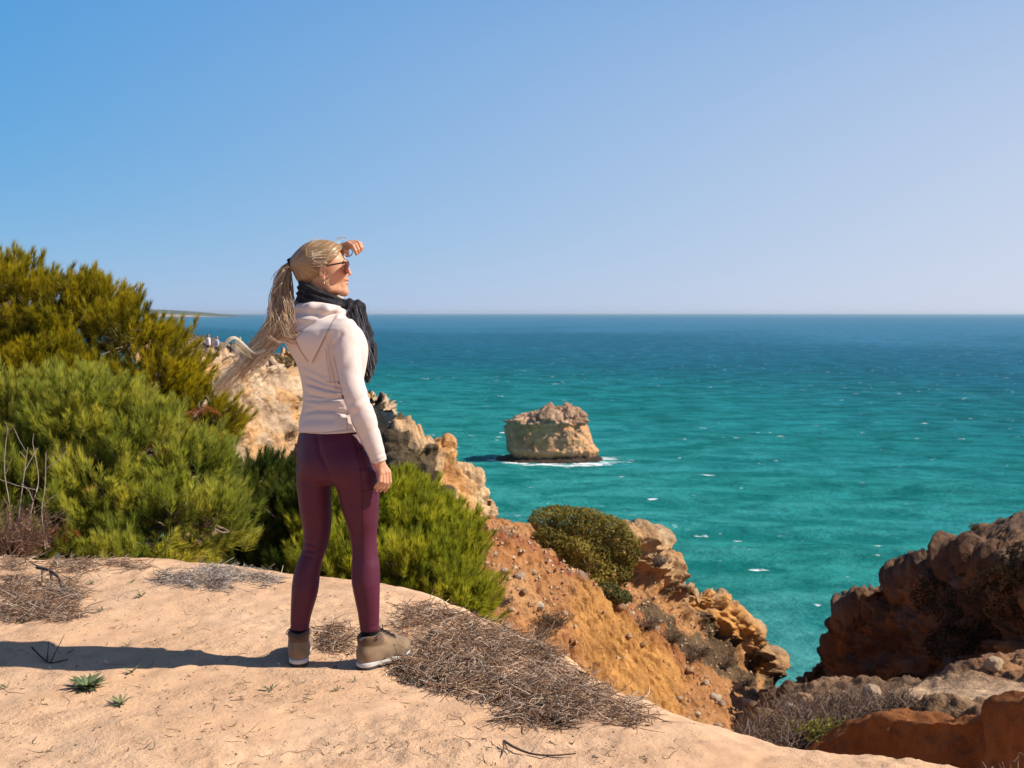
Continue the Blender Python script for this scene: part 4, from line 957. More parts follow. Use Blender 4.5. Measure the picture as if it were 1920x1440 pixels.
    mb.build('body', M_SKIN, WOM)
build_body()

# ---- hair: gathered cap, combed strands, wind-blown ponytail
TIE = hp(549.5, 494)
BLOND = np.array([(0.54, 0.36, 0.21), (0.68, 0.49, 0.31), (0.80, 0.62, 0.43), (0.36, 0.21, 0.11), (0.86, 0.72, 0.54), (0.58, 0.38, 0.21)])
def blond(n, lift=1.0): 
    i = rng.integers(0, len(BLOND), n); return np.clip(BLOND[i] * lift * rng.uniform(.85, 1.15, (n, 1)), 0, .9)
def build_hair():
    c = hp(604, 505)
    g = Grid((TIE[0] - .03, Y0 + HY - .11, hp(600, 548)[2]), (hp(655, 500)[0], Y0 + HY + .11, hp(600, 438)[2]), 0.0028)
    def cap(g, grow=0.0):
        d = sd_ell(g, hp(598, 492), (.099, .079, .089)); d = smin(d, sd_ell(g, hp(620, 484), (.055, .067, .058)), .04)
        d = smin(d, sd_chain(g, [hp(578, 496), hp(560, 495), hp(550, 494)], [.052, .030, .011], .03), .04)
        d = smin(d, sd_ell(g, hp(574, 518), (.038, .055, .034)), .03)
        return d - grow
    px, py = gpx(g)
    line = [(646, 440), (644, 463), (634, 478), (622, 490), (607, 499), (602, 505), (599, 517), (594, 526), (580, 532), (560, 536), (535, 530), (535, 440)]
    d = cap(g); d = smax(d, poly_sd(px, py, line) * HS, .006)
    # combed grooves running towards the tie
    ang = np.arctan2((py - 494), (px - 549)); gro = np.sin(ang * 55 + 3 * np.sin(px * .09)) * .0009
    V, Q = surface(g, d + gro * np.clip((px - 556) / 20, 0, 1))
    pv = to_px(V); an = np.arctan2(pv[1] - 494, pv[0] - 549); st = fbm(np.stack([an * 14, pv[0] * .012, 0 * an], 1), 3, 5)
    col = lerp3((0.30, 0.17, 0.08), (0.56, 0.37, 0.195), np.clip(.5 + .8 * st, 0, 1))
    hair = mesh_np('hair', rel(V, WOM), Q, M_HAIR, WOM, col=col)
    # strands over the cap: follow great curves from the hairline to the tie
    n = 520; mb = MB()
    th = rng.uniform(-1.5, 1.5, n)                      # around the head axis that points from tie to face
    K = 12; s = np.linspace(0, 1, K)
    P = np.zeros((n, K, 3)); T = TIE; ctr = hp(599, 492)
    # front ends lie on the hairline
    sx = rng.uniform(600, 641, n); sxn = (sx - 600) / 41
    syl = np.interp(sx, [599, 602, 607, 622, 634, 641], [517, 505, 499, 490, 478, 464]); top = 449.5
    up = rng.uniform(0, 1, n) ** 0.8; sy = syl * (1 - up) + top * up
    # depth of the cap surface at (px,py): solve with the ellipsoid, camera side
    def depth(px, py, side=-1):
        u = ((px - 598) * HS) / .0995; w = ((492 - py) * HS) / .0895; q = 1 - u * u - w * w
        u2 = ((px - 620) * HS) / .056; w2 = ((484 - py) * HS) / .059; q2 = 1 - u2 * u2 - w2 * w2
        a = .080 * np.sqrt(np.clip(q, 0, 1)); b = .068 * np.sqrt(np.clip(q2, 0, 1)); return np.maximum(np.maximum(a, b), .006)
    for i in range(K):
        t = s[i]; e = t ** 0.9
        x = sx * (1 - e) + 551 * e; bow = np.sin(PI * t) * (sy - 494) * 0.32
        y = sy * (1 - e) + 494 * e + bow
        y = np.maximum(y, 450.5 + 0.0105 * (x - 606) ** 2 * (x < 606) + 0.011 * (x - 606) ** 2 * (x >= 606))
        dep = depth(x, y) * (1 - t ** 6) + .004 * t ** 6
        P[:, i] = W(x, y, Y0 + HY - dep - .0015)
    P += rng.normal(0, .0012, (n, 1, 3))
    r = np.full((n, K), .0010) * rng.uniform(.6, 1.5, (n, 1)); tubes(mb, P, r, 3, blond(n))
    # stray wisps lifted by the wind, their backlit glow painted as near-white colour
    wisp = [[(640, 463), (634, 450), (639, 444), (650, 446)], [(610, 452), (598, 446), (588, 449), (578, 455)], [(636, 455), (618, 462), (592, 478), (588, 492), (598, 499), (612, 497)], [(628, 452), (621, 470), (612, 488), (596, 492), (588, 484), (588, 472)],
            [(618, 452), (614, 458), (613, 466), (617, 472)], [(632, 450), (640, 445), (652, 447)], [(602, 512), (605, 530), (608, 545), (612, 538)], [(600, 524), (590, 540), (578, 552), (570, 556)], [(604, 520), (597, 530), (586, 536), (572, 538)], [(583, 560), (592, 555), (602, 557), (608, 566), (609, 576)], [(562, 557), (570, 560), (571, 570)],
            [(598, 452), (590, 447), (583, 447)], [(575, 460), (574, 472), (575, 480)], [(640, 458), (646, 450), (640, 446), (630, 450)]]
    for w_ in wisp:
        for j in range(3):
            q = np.array(w_, float) + rng.normal(0, 1.3, (len(w_), 2)); cv = smooth_curve(q, 14)
            dep = depth(cv[:, 0], cv[:, 1]) * 1.04 + .008; tubes(mb, W(cv[:, 0], cv[:, 1], Y0 + HY - dep)[None], .00034, 3, blond(1, 2.1))
    s1 = mb.build('strands', M_HAIR, hair, local=False); s1.data.transform(Matrix.Translation(-WOM.location))
    # ponytail
    mb = MB(); K = 22
    guide = np.array([(549, 494, .0), (540, 501, -.004), (533, 518, -.012), (530, 545, -.02), (529, 570, -.03), (525, 597, -.045), (513, 622, -.05), (494, 647, -.05), (470, 673, -.05), (440, 700, -.05), (402, 733, -.05)])
    spread = np.array([3, 7, 12.5, 16, 17.5, 18, 18, 16, 15, 16, 15]) * HS
    n = 780; tt = np.linspace(0, 1, K)
    G = smooth_curve(guide, K); S = np.interp(tt, np.linspace(0, 1, len(spread)), spread)
    o2 = rng.normal(0, .5, (n, 2)); nr = np.linalg.norm(o2, axis=1, keepdims=True); o2 = o2 / np.maximum(nr, 1) * np.minimum(1, 1)
    base = W(G[:, 0], G[:, 1], Y0 + HY + G[:, 2]); Tn = np.gradient(base, axis=0); Tn /= np.linalg.norm(Tn, axis=1, keepdims=True)
    A = np.cross(Tn, np.array([0, 1, 0])); A /= np.linalg.norm(A, axis=1, keepdims=True)
    ln = np.where(rng.uniform(0, 1, n) < .6, rng.uniform(.48, .82, n), rng.uniform(.75, 1.0, n))
    P = np.zeros((n, K, 3)); ph = rng.uniform(0, 6.28, (n, 2)); fr = rng.uniform(.6, 2.2, (n, 1))
    for i in range(K):
        q = tt[i] * ln * (K - 1); j = np.minimum(q.astype(int), K - 2); f = (q - j)[:, None]
        b = base[j] * (1 - f) + base[j + 1] * f; a = A[j]; sp = (S[j] * (1 - f[:, 0]) + S[j + 1] * f[:, 0])[:, None]
        fray = .12 + .6 * tt[i] ** 1.3
        du = o2[:, :1] + fray * np.sin(ph[:, :1] + fr * 5 * tt[i]); dv = o2[:, 1:] + fray * np.sin(ph[:, 1:] + fr * 4 * tt[i])
        P[:, i] = b + a * sp * du + np.array([0, 1, 0]) * sp * .6 * dv
    r = np.full((n, K), .0009) * rng.uniform(.5, 1.4, (n, 1)) * (1 - .6 * tt[None] ** 4); tubes(mb, P, r, 3, np.clip(blond(n)[:, None, :] * (1 + np.array([.45, .6, .8]) * (tt[None, :, None] * ln[:, None, None]) ** 2.5), 0, .9))
    # looser locks: the loop whitened with painted sunlight, the swirl over the hood, fly-aways
    locks = [([(497, 655), (478, 662), (464, 652), (452, 641), (440, 633), (428, 638), (419, 652)], 44, 1.8, 2.6), ([(470, 668), (460, 655), (447, 646), (440, 642)], 16, 1.4, 2.6), ([(475, 672), (455, 660), (440, 645), (452, 634)], 14, 1.5, 2.6), ([(462, 690), (450, 672), (440, 655), (434, 650)], 12, 1.5, 2.4),
             ([(530, 590), (541, 612), (553, 622), (562, 618)], 20, 8, 1.0), ([(526, 596), (534, 618), (546, 630), (560, 632)], 24, 8, .95), ([(538, 556), (545, 585), (548, 606), (540, 628)], 16, 9, 1.0), ([(532, 505), (514, 530), (503, 560), (503, 585), (508, 604)], 4, 2.0, .7), ([(528, 530), (510, 552), (506, 580), (512, 600)], 5, 2.5, .8),
             ([(540, 500), (524, 506), (512, 515), (510, 528)], 3, 2, .6), ([(520, 606), (528, 630), (545, 642), (560, 634)], 8, 7, 1.1), ([(505, 630), (520, 640), (536, 636), (550, 628)], 10, 4, 1.1), ([(450, 690), (436, 700), (420, 715), (405, 728)], 40, 8, 1.5), ([(470, 680), (452, 690), (432, 706), (416, 726)], 30, 9, 1.5), ([(500, 640), (480, 668), (462, 690), (450, 715)], 16, 5, 1.2)]
    for q, cnt, sg, lift in locks:
        q = np.array(q, float); off = rng.normal(0, sg, (cnt, 1, 2)); jit = rng.normal(0, sg * .45, (cnt, len(q), 2)); jit[:, 0] *= .3
        Pk = np.stack([smooth_curve(q + off[k] * .6 + jit[k], 16) for k in range(cnt)]); yy = Y0 + HY - .065 + rng.normal(0, .012, (cnt, 1))
        yy = np.where(q[-1, 0] > 535, yy - .05, yy)
        tubes(mb, W(Pk[..., 0], Pk[..., 1], np.broadcast_to(yy, Pk.shape[:2])), .00075, 3, blond(cnt, lift))
    pt = mb.build('ponytail', M_HAIR, WOM)
    # elastic tie
    mb = MB(); ax = hp(544, 497) - hp(553, 492); ax /= np.linalg.norm(ax)
    e1 = np.cross(ax, (0, 1, 0)); e1 /= np.linalg.norm(e1); e2 = np.cross(ax, e1)
    for k in (-1, 0, 1):
        an = np.linspace(0, 2 * PI, 25); ctr = hp(548.5, 494.5) + ax * k * .0065
        ring = ctr + .0205 * (np.cos(an)[:, None] * e1 + np.sin(an)[:, None] * e2); tubes(mb, ring[None], .0062, 8)
    mb.build('hair_tie', M_BLACK, WOM)
build_hair()

# ---- sunglasses, earring, bracelet
def build_accessories():
    sg = empty('sunglasses', hp(650, 495)); sg.parent = WOM; sg.matrix_parent_inverse = Matrix.Translation(-WOM.location)
    def place(o): o.data.transform(Matrix.Translation(-Vector(hp(650, 495)))); return o
    for s in (-1, 1):
        mb = MB(); P = np.array([hp(606, 500, s * .078), hp(620, 497, s * .078), hp(638, 493.5, s * .076), hp(648, 491.5, s * .068)])
        tubes(mb, smooth_curve(P, 10)[None], np.full((1, 10), .0036), 6); place(mb.build('temple_arm', M_FRAME, sg, local=False))
        # lens: gently curved rounded square
        n, m = 17, 13; u = np.linspace(-1, 1, n); v = np.linspace(-1, 1, m); U, Vv = np.meshgrid(u, v, indexing='ij')
        Ue = U * np.sqrt(1 - .28 * Vv ** 4); Ve = Vv * np.sqrt(1 - .28 * U ** 4)
        yy = s * (.036 + .030 * Ue); py = 502 - 11.0 * Ve * (1 + .12 * Ue); px = 654.5 - 5.5 * ((Ue + 1) / 2) ** 2 - 1.2 * (1 - Ve) - 0.4
        G = hp(px, py, yy); F = grid_faces(n, m); lens = mesh_np('lens', G.reshape(-1, 3), F, M_LENS, sg)
        md = lens.modifiers.new('thick', 'SOLIDIFY'); md.thickness = .0018; place(lens)
        b = np.concatenate([G[:, 0], G[-1, 1:], G[-2::-1, -1], G[0, -2::-1]]); mb = MB(); tubes(mb, b[None], .0024, 6); place(mb.build('rim', M_FRAME, sg, local=False))
    mb = MB(); tubes(mb, smooth_curve(np.array([hp(653.5, 497, -.009), hp(655, 496, 0), hp(653.5, 497, .009)]), 7)[None], .0022, 6); place(mb.build('bridge', M_FRAME, sg, local=False))
    mb = MB(); an = np.linspace(0.4, 2 * PI + .1, 22); c = hp(611.5, 528.5, -.077)
    tubes(mb, (c + .0085 * np.stack([np.cos(an), .35 * np.sin(an) - .1 * np.cos(an), np.sin(an) * 1.15], 1))[None], .0017, 6); mb.build('earring', M_GOLD, WOM)
    mb = MB(); an = np.linspace(0, 2 * PI, 30); c = W(652, 473, Y0 + .16)
    ring = c + .021 * np.cos(an)[:, None] * np.array([.85, .45, .1]) + .019 * np.sin(an)[:, None] * np.array([-.05, .25, .95]); tubes(mb, ring[None], .0018, 6); mb.build('bracelet', M_BLACK, WOM)
build_accessories()

# ---- scarf wound round the neck, hanging down the chest with fringes
def build_scarf():
    lo = W(545, 730, Y0); g = Grid((lo[0], Y0 - .06, lo[2]), (W(722, 600, Y0)[0], Y0 + .32, hp(600, 515)[2]), 0.0036)
    rows = [(520, 563, 604, .0), (530, 560, 622, .0), (545, 558, 634, -.003), (558, 557, 641, -.004), (570, 558, 643, -.004), (582, 560, 643, 0)]
    d = sd_loft(g, [(lambda q: (q[0], q[1], q[2], q[3], .082))(row(p, a, b, HY + y, 1)) for p, a, b, y in rows], 0, .02)
    n0, n1 = hp(572, 527), hp(640, 560); nx, nz = -(n1 - n0)[2], (n1 - n0)[0]; L = math.hypot(nx, nz)
    cut = ((g.x - n0[0]) * nx + (g.z - n0[2]) * nz) / L; d = smax(d, cut, .016)
    px, py = gpx(g)
    sl = py - 0.42 * (px - 560)
    d = d + .0045 * np.sin(sl * .52 + 1.2 * np.sin(px * .05)) * np.exp(-((py - 550) / 24) ** 2)
    ch = [(652, 570, .09, .024), (670, 577, .10, .026), (676, 596, .12, .027), (683, 625, .13, .030), (690, 652, .13, .033), (693, 672, .13, .031), (690, 695, .13, .022), (687, 714, .13, .008)]
    e = sd_chain(g, [W(a, b, Y0 + y) for a, b, y, r in ch], [r for *_, r in ch], .02)
    e = e + .0022 * np.sin(px * .42 + py * .13 + 2 * np.sin(py * .06)) + .0022 * np.sin(px * .2 - py * .23 + 1.5 * np.sin(px * .1))
    d = smin(d, e, .02)
    V, Q = surface(g, d); col = 1 + .9 * np.clip(fbm(V * np.array([60, 60, 40]), 2, 9), -1, 1)[:, None] * np.ones((1, 3))
    sc = mesh_np('scarf', rel(V, WOM), Q, M_SCARF, WOM, col=col)
    mb = MB(); n = 150
    t0 = rng.uniform(0, 1, n); st = np.stack([np.interp(t0, [0, .25, .6, 1], [650, 668, 680, 690]), np.interp(t0, [0, .25, .6, 1], [573, 585, 625, 660])], 1) + rng.normal(0, 5, (n, 2))
    ln = rng.uniform(18, 62, n); P = np.zeros((n, 9, 2)); sw = rng.normal(0, 1, n); sw2 = rng.normal(0, 3, n)
    for i in range(9):
        t = i / 8; P[:, i, 0] = st[:, 0] + t * ln * .16 + sw * 3 * t + sw2 * np.sin(t * 3); P[:, i, 1] = st[:, 1] + t * ln * (1 - .12 * np.abs(sw))
    lim = np.interp(P[..., 1], [565, 590, 640, 670, 700, 720], [684, 686, 701, 708, 700, 692]); P[..., 0] = np.minimum(P[..., 0], lim + rng.normal(0, 1.2, (n, 1)))
    yy = Y0 + np.interp(P[..., 1], [565, 600, 640, 720], [.058, .08, .09, .095]) + rng.normal(0, .006, (n, 1))
    cc = rng.uniform(.4, 7, (n, 1)) ** 1.15 * np.ones((1, 3)); tubes(mb, W(P[..., 0], P[..., 1], yy), .0016, 4, cc)
    f = mb.build('fringe', M_SCARF, sc, local=False); f.data.transform(Matrix.Translation(-WOM.location))
    # striped collar of the shirt under the hood
    t = NT('striped_jersey'); w = t.n('TexWave', {'Vector': t.pos(), 'Scale': 62.0, 'Distortion': 0.4}, wave_type='BANDS', bands_direction='Z').outputs[1]
    m = t.end(t.bsdf(t.mix(t.ramp(w, [(.45, 0.0), (.55, 1.0)]), (0.03, 0.03, 0.05), (0.6, 0.55, 0.55)), .8))
    g = Grid((W(540, 590, Y0)[0], Y0, hp(600, 590)[2]), (W(660, 590, Y0)[0], Y0 + .2, hp(600, 545)[2]), .004)
    d = sd_loft(g, [(lambda q: (q[0], q[1], q[2], q[3], .078))(row(p, a, b, HY + .015, 1)) for p, a, b in ((549, 560, 630), (562, 554.5, 632), (585, 552, 636))], 0, .006)
    V, Q = surface(g, d); mesh_np('shirt_collar', rel(V, WOM), Q, m, WOM)
build_scarf()

# ---- socks and walking boots
def build_boot(heel_px, heel_py, yaw, ydep):
    o = W(heel_px, heel_py, Y0 + ydep); F = np.array([math.sin(yaw), math.cos(yaw), 0]); S = np.array([math.cos(yaw), -math.sin(yaw), 0])
    gz = float(ground_z(np.array([o[0] + .1 * F[0]]), np.array([o[1] + .1 * F[1]]))[0])
    T = lambda V: np.array([o[0], o[1], gz + .002]) + V[:, :1] * F + V[:, 1:2] * S + V[:, 2:3] * np.array([0, 0, 1])
    bt = empty('boot', (o[0], o[1], gz)); bt.parent = WOM; bt.matrix_parent_inverse = Matrix.Translation(-WOM.location)
    g = Grid((-.02, -.07, -.01), (.30, .07, .17), .0032)
    zs = lambda z, x0, x1, hw: (z, (x0 + x1) / 2, 0, (x1 - x0) / 2, hw)
    d = sd_chain(g, [(.045, 0, .062), (.12, 0, .056), (.195, .002, .050), (.232, .002, .048)], [.040, .040, .044, .037], .03)
    d = smin(d, sd_loft(g, [zs(.03, .004, .12, .040), (zs(.07, .006, .115, .039)), zs(.095, .008, .112, .040), zs(.127, .004, .116, .045), zs(.138, .008, .112, .043)], 0, .012), .02)
    d = smin(d, sd_chain(g, [(.086, 0, .122), (.135, 0, .084), (.195, 0, .058)], [.029, .030, .029], .015), .015)
    d = smax(d, .020 - g.z + 0 * d, .006)
    dip = sd_ell(g, (.058, 0, .146), (.044, .036, .022)); d = smax(d, -dip, .006)                    # opening
    back = sd_ell(g, (-.004, 0, .146), (.030, .040, .030)); d = smax(d, -back, .010)                  # dipped heel collar
    d = d + .0016 * np.exp(-((np.sqrt((g.x - .235) ** 2 + g.y ** 2 * .6) - .052) / .003) ** 2) * (g.z > .03)  # toe seam
    V, Q = surface(g, d); lum = np.ones((len(V), 3)); lum *= (1 + .22 * fbm(V * 28, 3, 6))[:, None]
    lum = lerp3(lum, np.array([.55, .46, .44]), sstep(.092, .100, V[:, 2] + .12 * (V[:, 0] - .03)) * sstep(.12, .09, V[:, 0]))
    dust = sstep(.05, .022, V[:, 2]); lum = lerp3(lum, np.array([1.35, 1.35, 1.35]), dust * .4)
    mesh_np('upper', T(V) - np.array([o[0], o[1], gz]), Q, M_NUBUCK, bt, col=lum)
    def sole(z0, z1, grow, spring, mat, name, wavy=0.0):
        g = Grid((-.03, -.07, -.012), (.31, .07, .05), .0032)
        xc = np.clip(g.x, .04, .225); hw = np.interp(xc[:, 0, 0], [.04, .09, .13, .19, .225], [.037, .035, .036, .045, .040])[:, None, None]
        q = np.hypot(g.x - xc, g.y) - (hw + grow); zz = g.z - spring * np.clip((g.x - .17) / .1, 0, 1) ** 2
        top = z1 + wavy * np.sin((g.x - .02) * 24)
        d = smax(q, np.maximum(zz - top, z0 - zz) + 0 * q, .006); V, Q = surface(g, d); mesh_np(name, T(V) - np.array([o[0], o[1], gz]), Q, mat, bt)
    sole(.011, .031, .003, .018, M_MIDSOLE, 'midsole', .004); sole(0.0, .0125, .0015, .020, M_OUTSOLE, 'outsole')
    mb = MB()                                            # laces
    for i in range(6):
        t = i / 5; x = .102 + .095 * t; z = .146 - .058 * t; hw = .026
        for s in (-1, 1): tubes(mb, T(np.array([[x, -hw * s, z - .004], [x + .006, 0, z + .010], [x + .014, hw * s, z - .010]]))[None], .0021, 5)
    for s, r in ((-1, .018), (1, .016)):
        an = np.linspace(0, 2 * PI, 16); tubes(mb, T(np.stack([.095 - .022 + .022 * np.cos(an) * 1.0, s * (.030 + .020 * (1 - np.cos(an)) * .5), .128 + r * .55 * np.sin(an)], 1))[None], .0019, 5)
    tubes(mb, T(np.array([[.100, .02, .128], [.106, .026, .150], [.104, .028, .170]]))[None], .0018, 5)
    mb.build('laces', M_LACE, bt, local=False).data.transform(Matrix.Translation((-o[0], -o[1], -gz)))
    mb = MB(); p = T(np.array([[.150, .0395, .078], [.160, .0400, .074], [.168, .0405, .070]])); tubes(mb, p[None], .0032, 4); mb.build('eyelet_tab', M_LACE, bt, local=False).data.transform(Matrix.Translation((-o[0], -o[1], -gz)))
build_boot(560, 1250, math.radians(-9), -.014)
build_boot(672, 1251, math.radians(42), -.038)
def build_socks():
    for rows in (LEG_L, LEG_R):
        p, a, b, y, dp = rows[-1]; lo = W(a - 15, 1222, Y0 + y); hi = W(b + 15, 1165, Y0 + y)
        g = Grid((lo[0], Y0 + y - .08, lo[2]), (hi[0], Y0 + y + .08, hi[2]), .0035)
        d = sd_loft(g, [row(1168, a + 2, b - 2, y, dp - .003), row(p, a + 1, b - 1, y, dp - .001), row(1195, a + 1.5, b - 1.5, y, dp - .002), row(1216, a + 4, b - 4, y, dp - .008)], 0, .004)
        V, Q = surface(g, d); mesh_np('sock', rel(V, WOM), Q, M_SOCK, WOM)
build_socks()
# ================================================================== vegetation
def G(px, py):
    """point of the sandy ground seen at a photo pixel"""
    px = np.atleast_1d(np.asarray(px, float)); py = np.atleast_1d(np.asarray(py, float)); Y = np.full(px.shape, 5.0)
    k = (W(px, py, np.ones_like(px))[:, 2] - CAMZ)                 # drop per metre
    for _ in range(12):
        p = W(px, py, Y); Y = np.clip(0.5 * Y + 0.5 * (ground_z(p[:, 0], p[:, 1], False) - CAMZ) / k, 2, 9)
    p = W(px, py, Y); p[:, 2] = ground_z(p[:, 0], p[:, 1]); return p
def in_poly(n, poly):
    poly = np.array(poly, float); lo, hi = poly.min(0), poly.max(0); out = np.zeros((0, 2))
    while len(out) < n:
        q = rng.uniform(lo, hi, (n * 3, 2)); out = np.concatenate([out, q[poly_sd(q[:, 0], q[:, 1], poly) < 0]])
    return out[:n]
def unit(v): return v / (np.linalg.norm(v, axis=-1, keepdims=True) + 1e-9)

def mat_leaf(name, trans=0.35, rough=0.5, spec=0.35):
    t = NT(name); a = t.attr()
    b = t.bsdf(a, rough, None, spec); tr = t.n('BsdfTranslucent', {'Color': t.mix(1.0, a, (1.5, 1.35, 0.6), 'MULTIPLY')}).outputs[0]
    return t.end(t.n('MixShader', {0: trans, 1: b, 2: tr}).outputs[0])
M_NEEDLE = mat_leaf('pine_needles', 0.55, 0.5, 0.25)
M_LEAF = mat_leaf('olive_leaves', 0.25, 0.75, 0.12)
M_GREEN = mat_leaf('fleshy_leaves', 0.2, 0.5)
def mat_attr(name, rough=0.9, noise=0.5, sc=40):
    t = NT(name); a = t.attr(); n = t.noise(t.pos(), sc, 4, 0.65)
    c = t.mix(t.math('MULTIPLY', t.ramp(n, [(0.3, 0.0), (0.7, 1.0)]), noise), a, t.mix(1.0, a, (0.5, 0.47, 0.44), 'MULTIPLY'))
    return t.end(t.bsdf(c, rough, t.bump(n, 0.4, 0.01), 0.15))
M_BARK = mat_attr('bark'); M_TWIG = mat_attr('dry_twigs', 0.9, 0.35, 120); M_STONE = mat_attr('stone', 0.9, 0.5, 18)

# ---- needle brush prototypes
def tuft_proto(n, seed):
    r = np.random.default_rng(seed); s = r.uniform(0.0, 1, n) ** .75; az = r.uniform(0, 2 * PI, n)
    op = (.95 - .68 * s ** 1.5) * r.uniform(.7, 1.2, n)                # opening angle, narrower at the tip
    d = np.stack([np.sin(op) * np.cos(az), np.sin(op) * np.sin(az), np.cos(op)], 1); L = r.uniform(.34, .50, n)
    b = np.stack([.03 * np.sin(s * 3), 0 * s, s * .95], 1); w = unit(np.cross(d, r.normal(0, 1, (n, 3)))) * .0165
    V = np.stack([b - w, b + w, b + d * L[:, None] + np.array([0, 0, .06])], 1)       # one slim triangle per needle
    return V, s
PROTO = [tuft_proto(80, 100 + i) for i in range(6)]
def add_tufts(mb, pos, dirs, size, base, tip):
    """pos (n,3), dirs (n,3) unit, size (n,), base/tip colours (n,3)"""
    pid = rng.integers(0, len(PROTO), len(pos))
    for k, (V, s) in enumerate(PROTO):
        m = pid == k
        if not m.any(): continue
        z = dirs[m]; x = unit(np.cross(z, rng.normal(0, 1, z.shape))); y = np.cross(z, x)
        R = np.stack([x, y, z], 2)                                     # (n,3,3)
        nn = int(m.sum()); Q = np.einsum('nij,kvj->nkvi', R, V) * size[m][:, None, None, None] + pos[m][:, None, None, :]
        f = np.clip(.25 + .5 * s, 0, 1)[None, :, None]
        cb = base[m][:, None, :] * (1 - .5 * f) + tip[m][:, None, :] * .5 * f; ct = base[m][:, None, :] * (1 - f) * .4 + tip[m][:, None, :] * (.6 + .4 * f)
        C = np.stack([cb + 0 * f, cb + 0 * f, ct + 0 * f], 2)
        mb.add(Q.reshape(-1, 3), T=np.arange(nn * V.shape[0] * 3).reshape(-1, 3), C=C.reshape(-1, 3))
def lobe_points(lobes, n, rmin=.86):
    """random points on the outside of a set of ellipsoids (c, r) with their normals"""
    C = np.array([l[0] for l in lobes]); Rr = np.array([l[1] for l in lobes]); a = Rr[:, 0] * Rr[:, 2]; P, N, S = [], [], []
    while sum(len(p) for p in P) < n:
        i = rng.choice(len(C), n, p=a / a.sum()); u = unit(rng.normal(0, 1, (n, 3))); rr = rng.uniform(rmin, 1.04, (n, 1))
        bump = 1 + .13 * vnoise(u * 2.3 + i[:, None] * 7.7, 3)[:, None]
        p = C[i] + u * Rr[i] * rr * bump; nrm = unit(u / Rr[i])
        keep = np.ones(n, bool)
        for c, r in zip(C, Rr): keep &= ~((((p - c) / r) ** 2).sum(1) < (rmin * .93) ** 2)
        P.append(p[keep]); N.append(nrm[keep]); S.append(rr[keep, 0])
    return np.concatenate(P)[:n], np.concatenate(N)[:n], np.concatenate(S)[:n]
def limb(mb, a, b, r0, r1, col, sag=.1, k=8):
    t = np.linspace(0, 1, k)[:, None]; P = a + (b - a) * t + rng.normal(0, 1, 3) * sag * np.linalg.norm(b - a) * np.sin(PI * t) + rng.normal(0, .012, (k, 3)) * np.linalg.norm(b - a)
    tubes(mb, P[None], np.linspace(r0, r1, k)[None], 5, np.array([col]))
def pine_bush(root, lobes_px, n, size, pal, label, upness=.75, brown=()):
    base = np.array(root); base[2] = ground_z(base[:1], base[1:2])[0] - .03
    e = empty('pine_bush', base, label, 'bush', 'low pine bushes along the cliff edge')
    lobes = [(W(px, py, Y), np.array([rx * Y / FPX, rd, ry * Y / FPX])) for px, py, Y, rx, ry, rd in lobes_px]
    mb = MB(); cen = np.mean([l[0] for l in lobes], 0)
    for c, r in lobes:
        limb(mb, base + rng.normal(0, .08, 3) * np.array([1, 1, 0]), c, .03, .012, (0.09, 0.065, 0.05))
        for _ in range(9):
            u = unit(rng.normal(0, 1, 3)); limb(mb, c - .25 * r * u, c + r * u * .93, .011, .004, (0.20, 0.145, 0.11), .12)
    mb.build('trunk', M_BARK, e)
    mb = MB()
    nc = max(20, n // 17); Cc, Cn, _ = lobe_points(lobes, nc, .93); ci = rng.integers(0, nc, n); off = rng.normal(0, 1, (n, 3)) * size * np.array([.52, .52, .34])
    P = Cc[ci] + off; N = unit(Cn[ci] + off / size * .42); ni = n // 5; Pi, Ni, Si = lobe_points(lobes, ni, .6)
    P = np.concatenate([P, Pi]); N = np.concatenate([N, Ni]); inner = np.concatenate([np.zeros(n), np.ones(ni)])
    m = len(P); d = unit(N * .62 + np.array([.12, -.05, upness]) + rng.normal(0, .15, (m, 3)))
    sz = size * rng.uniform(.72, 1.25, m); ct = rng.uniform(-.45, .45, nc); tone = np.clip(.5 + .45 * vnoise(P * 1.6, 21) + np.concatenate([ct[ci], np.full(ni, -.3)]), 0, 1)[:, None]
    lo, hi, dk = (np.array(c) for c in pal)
    tip = lo * (1 - tone) + hi * tone; dim = np.where(inner > 0, .5, 1.0)[:, None]; tip = tip * rng.uniform(.8, 1.15, (m, 1)) * dim; bs = dk * rng.uniform(.7, 1.2, (m, 1)) * dim  # inner tufts dimmed: shade between the clumps painted into their colour
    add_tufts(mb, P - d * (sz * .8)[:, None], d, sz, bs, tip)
    if len(brown):
        for (px, py, Y, k) in brown:
            q = W(px, py, Y) + rng.normal(0, .035, (k, 3)); dd = unit(rng.normal(0, .5, (k, 3)) + np.array([0, -.3, -.6]))
            add_tufts(mb, q, dd, np.full(k, size * .8), np.full((k, 3), .1) * np.array([2.2, .9, .4]), np.full((k, 3), .3) * np.array([1.5, .55, .2]))
    mb.build('crown', M_NEEDLE, e)
PAL_BACK = ((0.34, 0.30, 0.018), (0.72, 0.56, 0.03), (0.05, 0.065, 0.010))
PAL_FRONT = ((0.36, 0.42, 0.07), (0.80, 0.74, 0.15), (0.06, 0.10, 0.022))
PAL_SHADED = ((0.07, 0.11, 0.025), (0.20, 0.23, 0.045), (0.02, 0.04, 0.01))  # shade of the hollow painted into the needle colours
pine_bush((-4.2, 10.2, 0), [(-160, 576, 11.2, 150, 95, .8), (20, 581, 10.8, 130, 92, .7), (150, 606, 10.6, 110, 85, .6), (240, 651, 10.4, 95, 78, .6), (312, 708, 10.2, 66, 70, .5), (380, 770, 10.0, 50, 52, .4), (60, 696, 10.1, 150, 90, .6), (210, 746, 9.9, 120, 80, .55), (-120, 716, 10.4, 150, 110, .7), (405, 791, 9.9, 40, 35, .35)],
          6200, .165, PAL_BACK, 'tall yellow-green pine bush rising highest against the sky', .8)
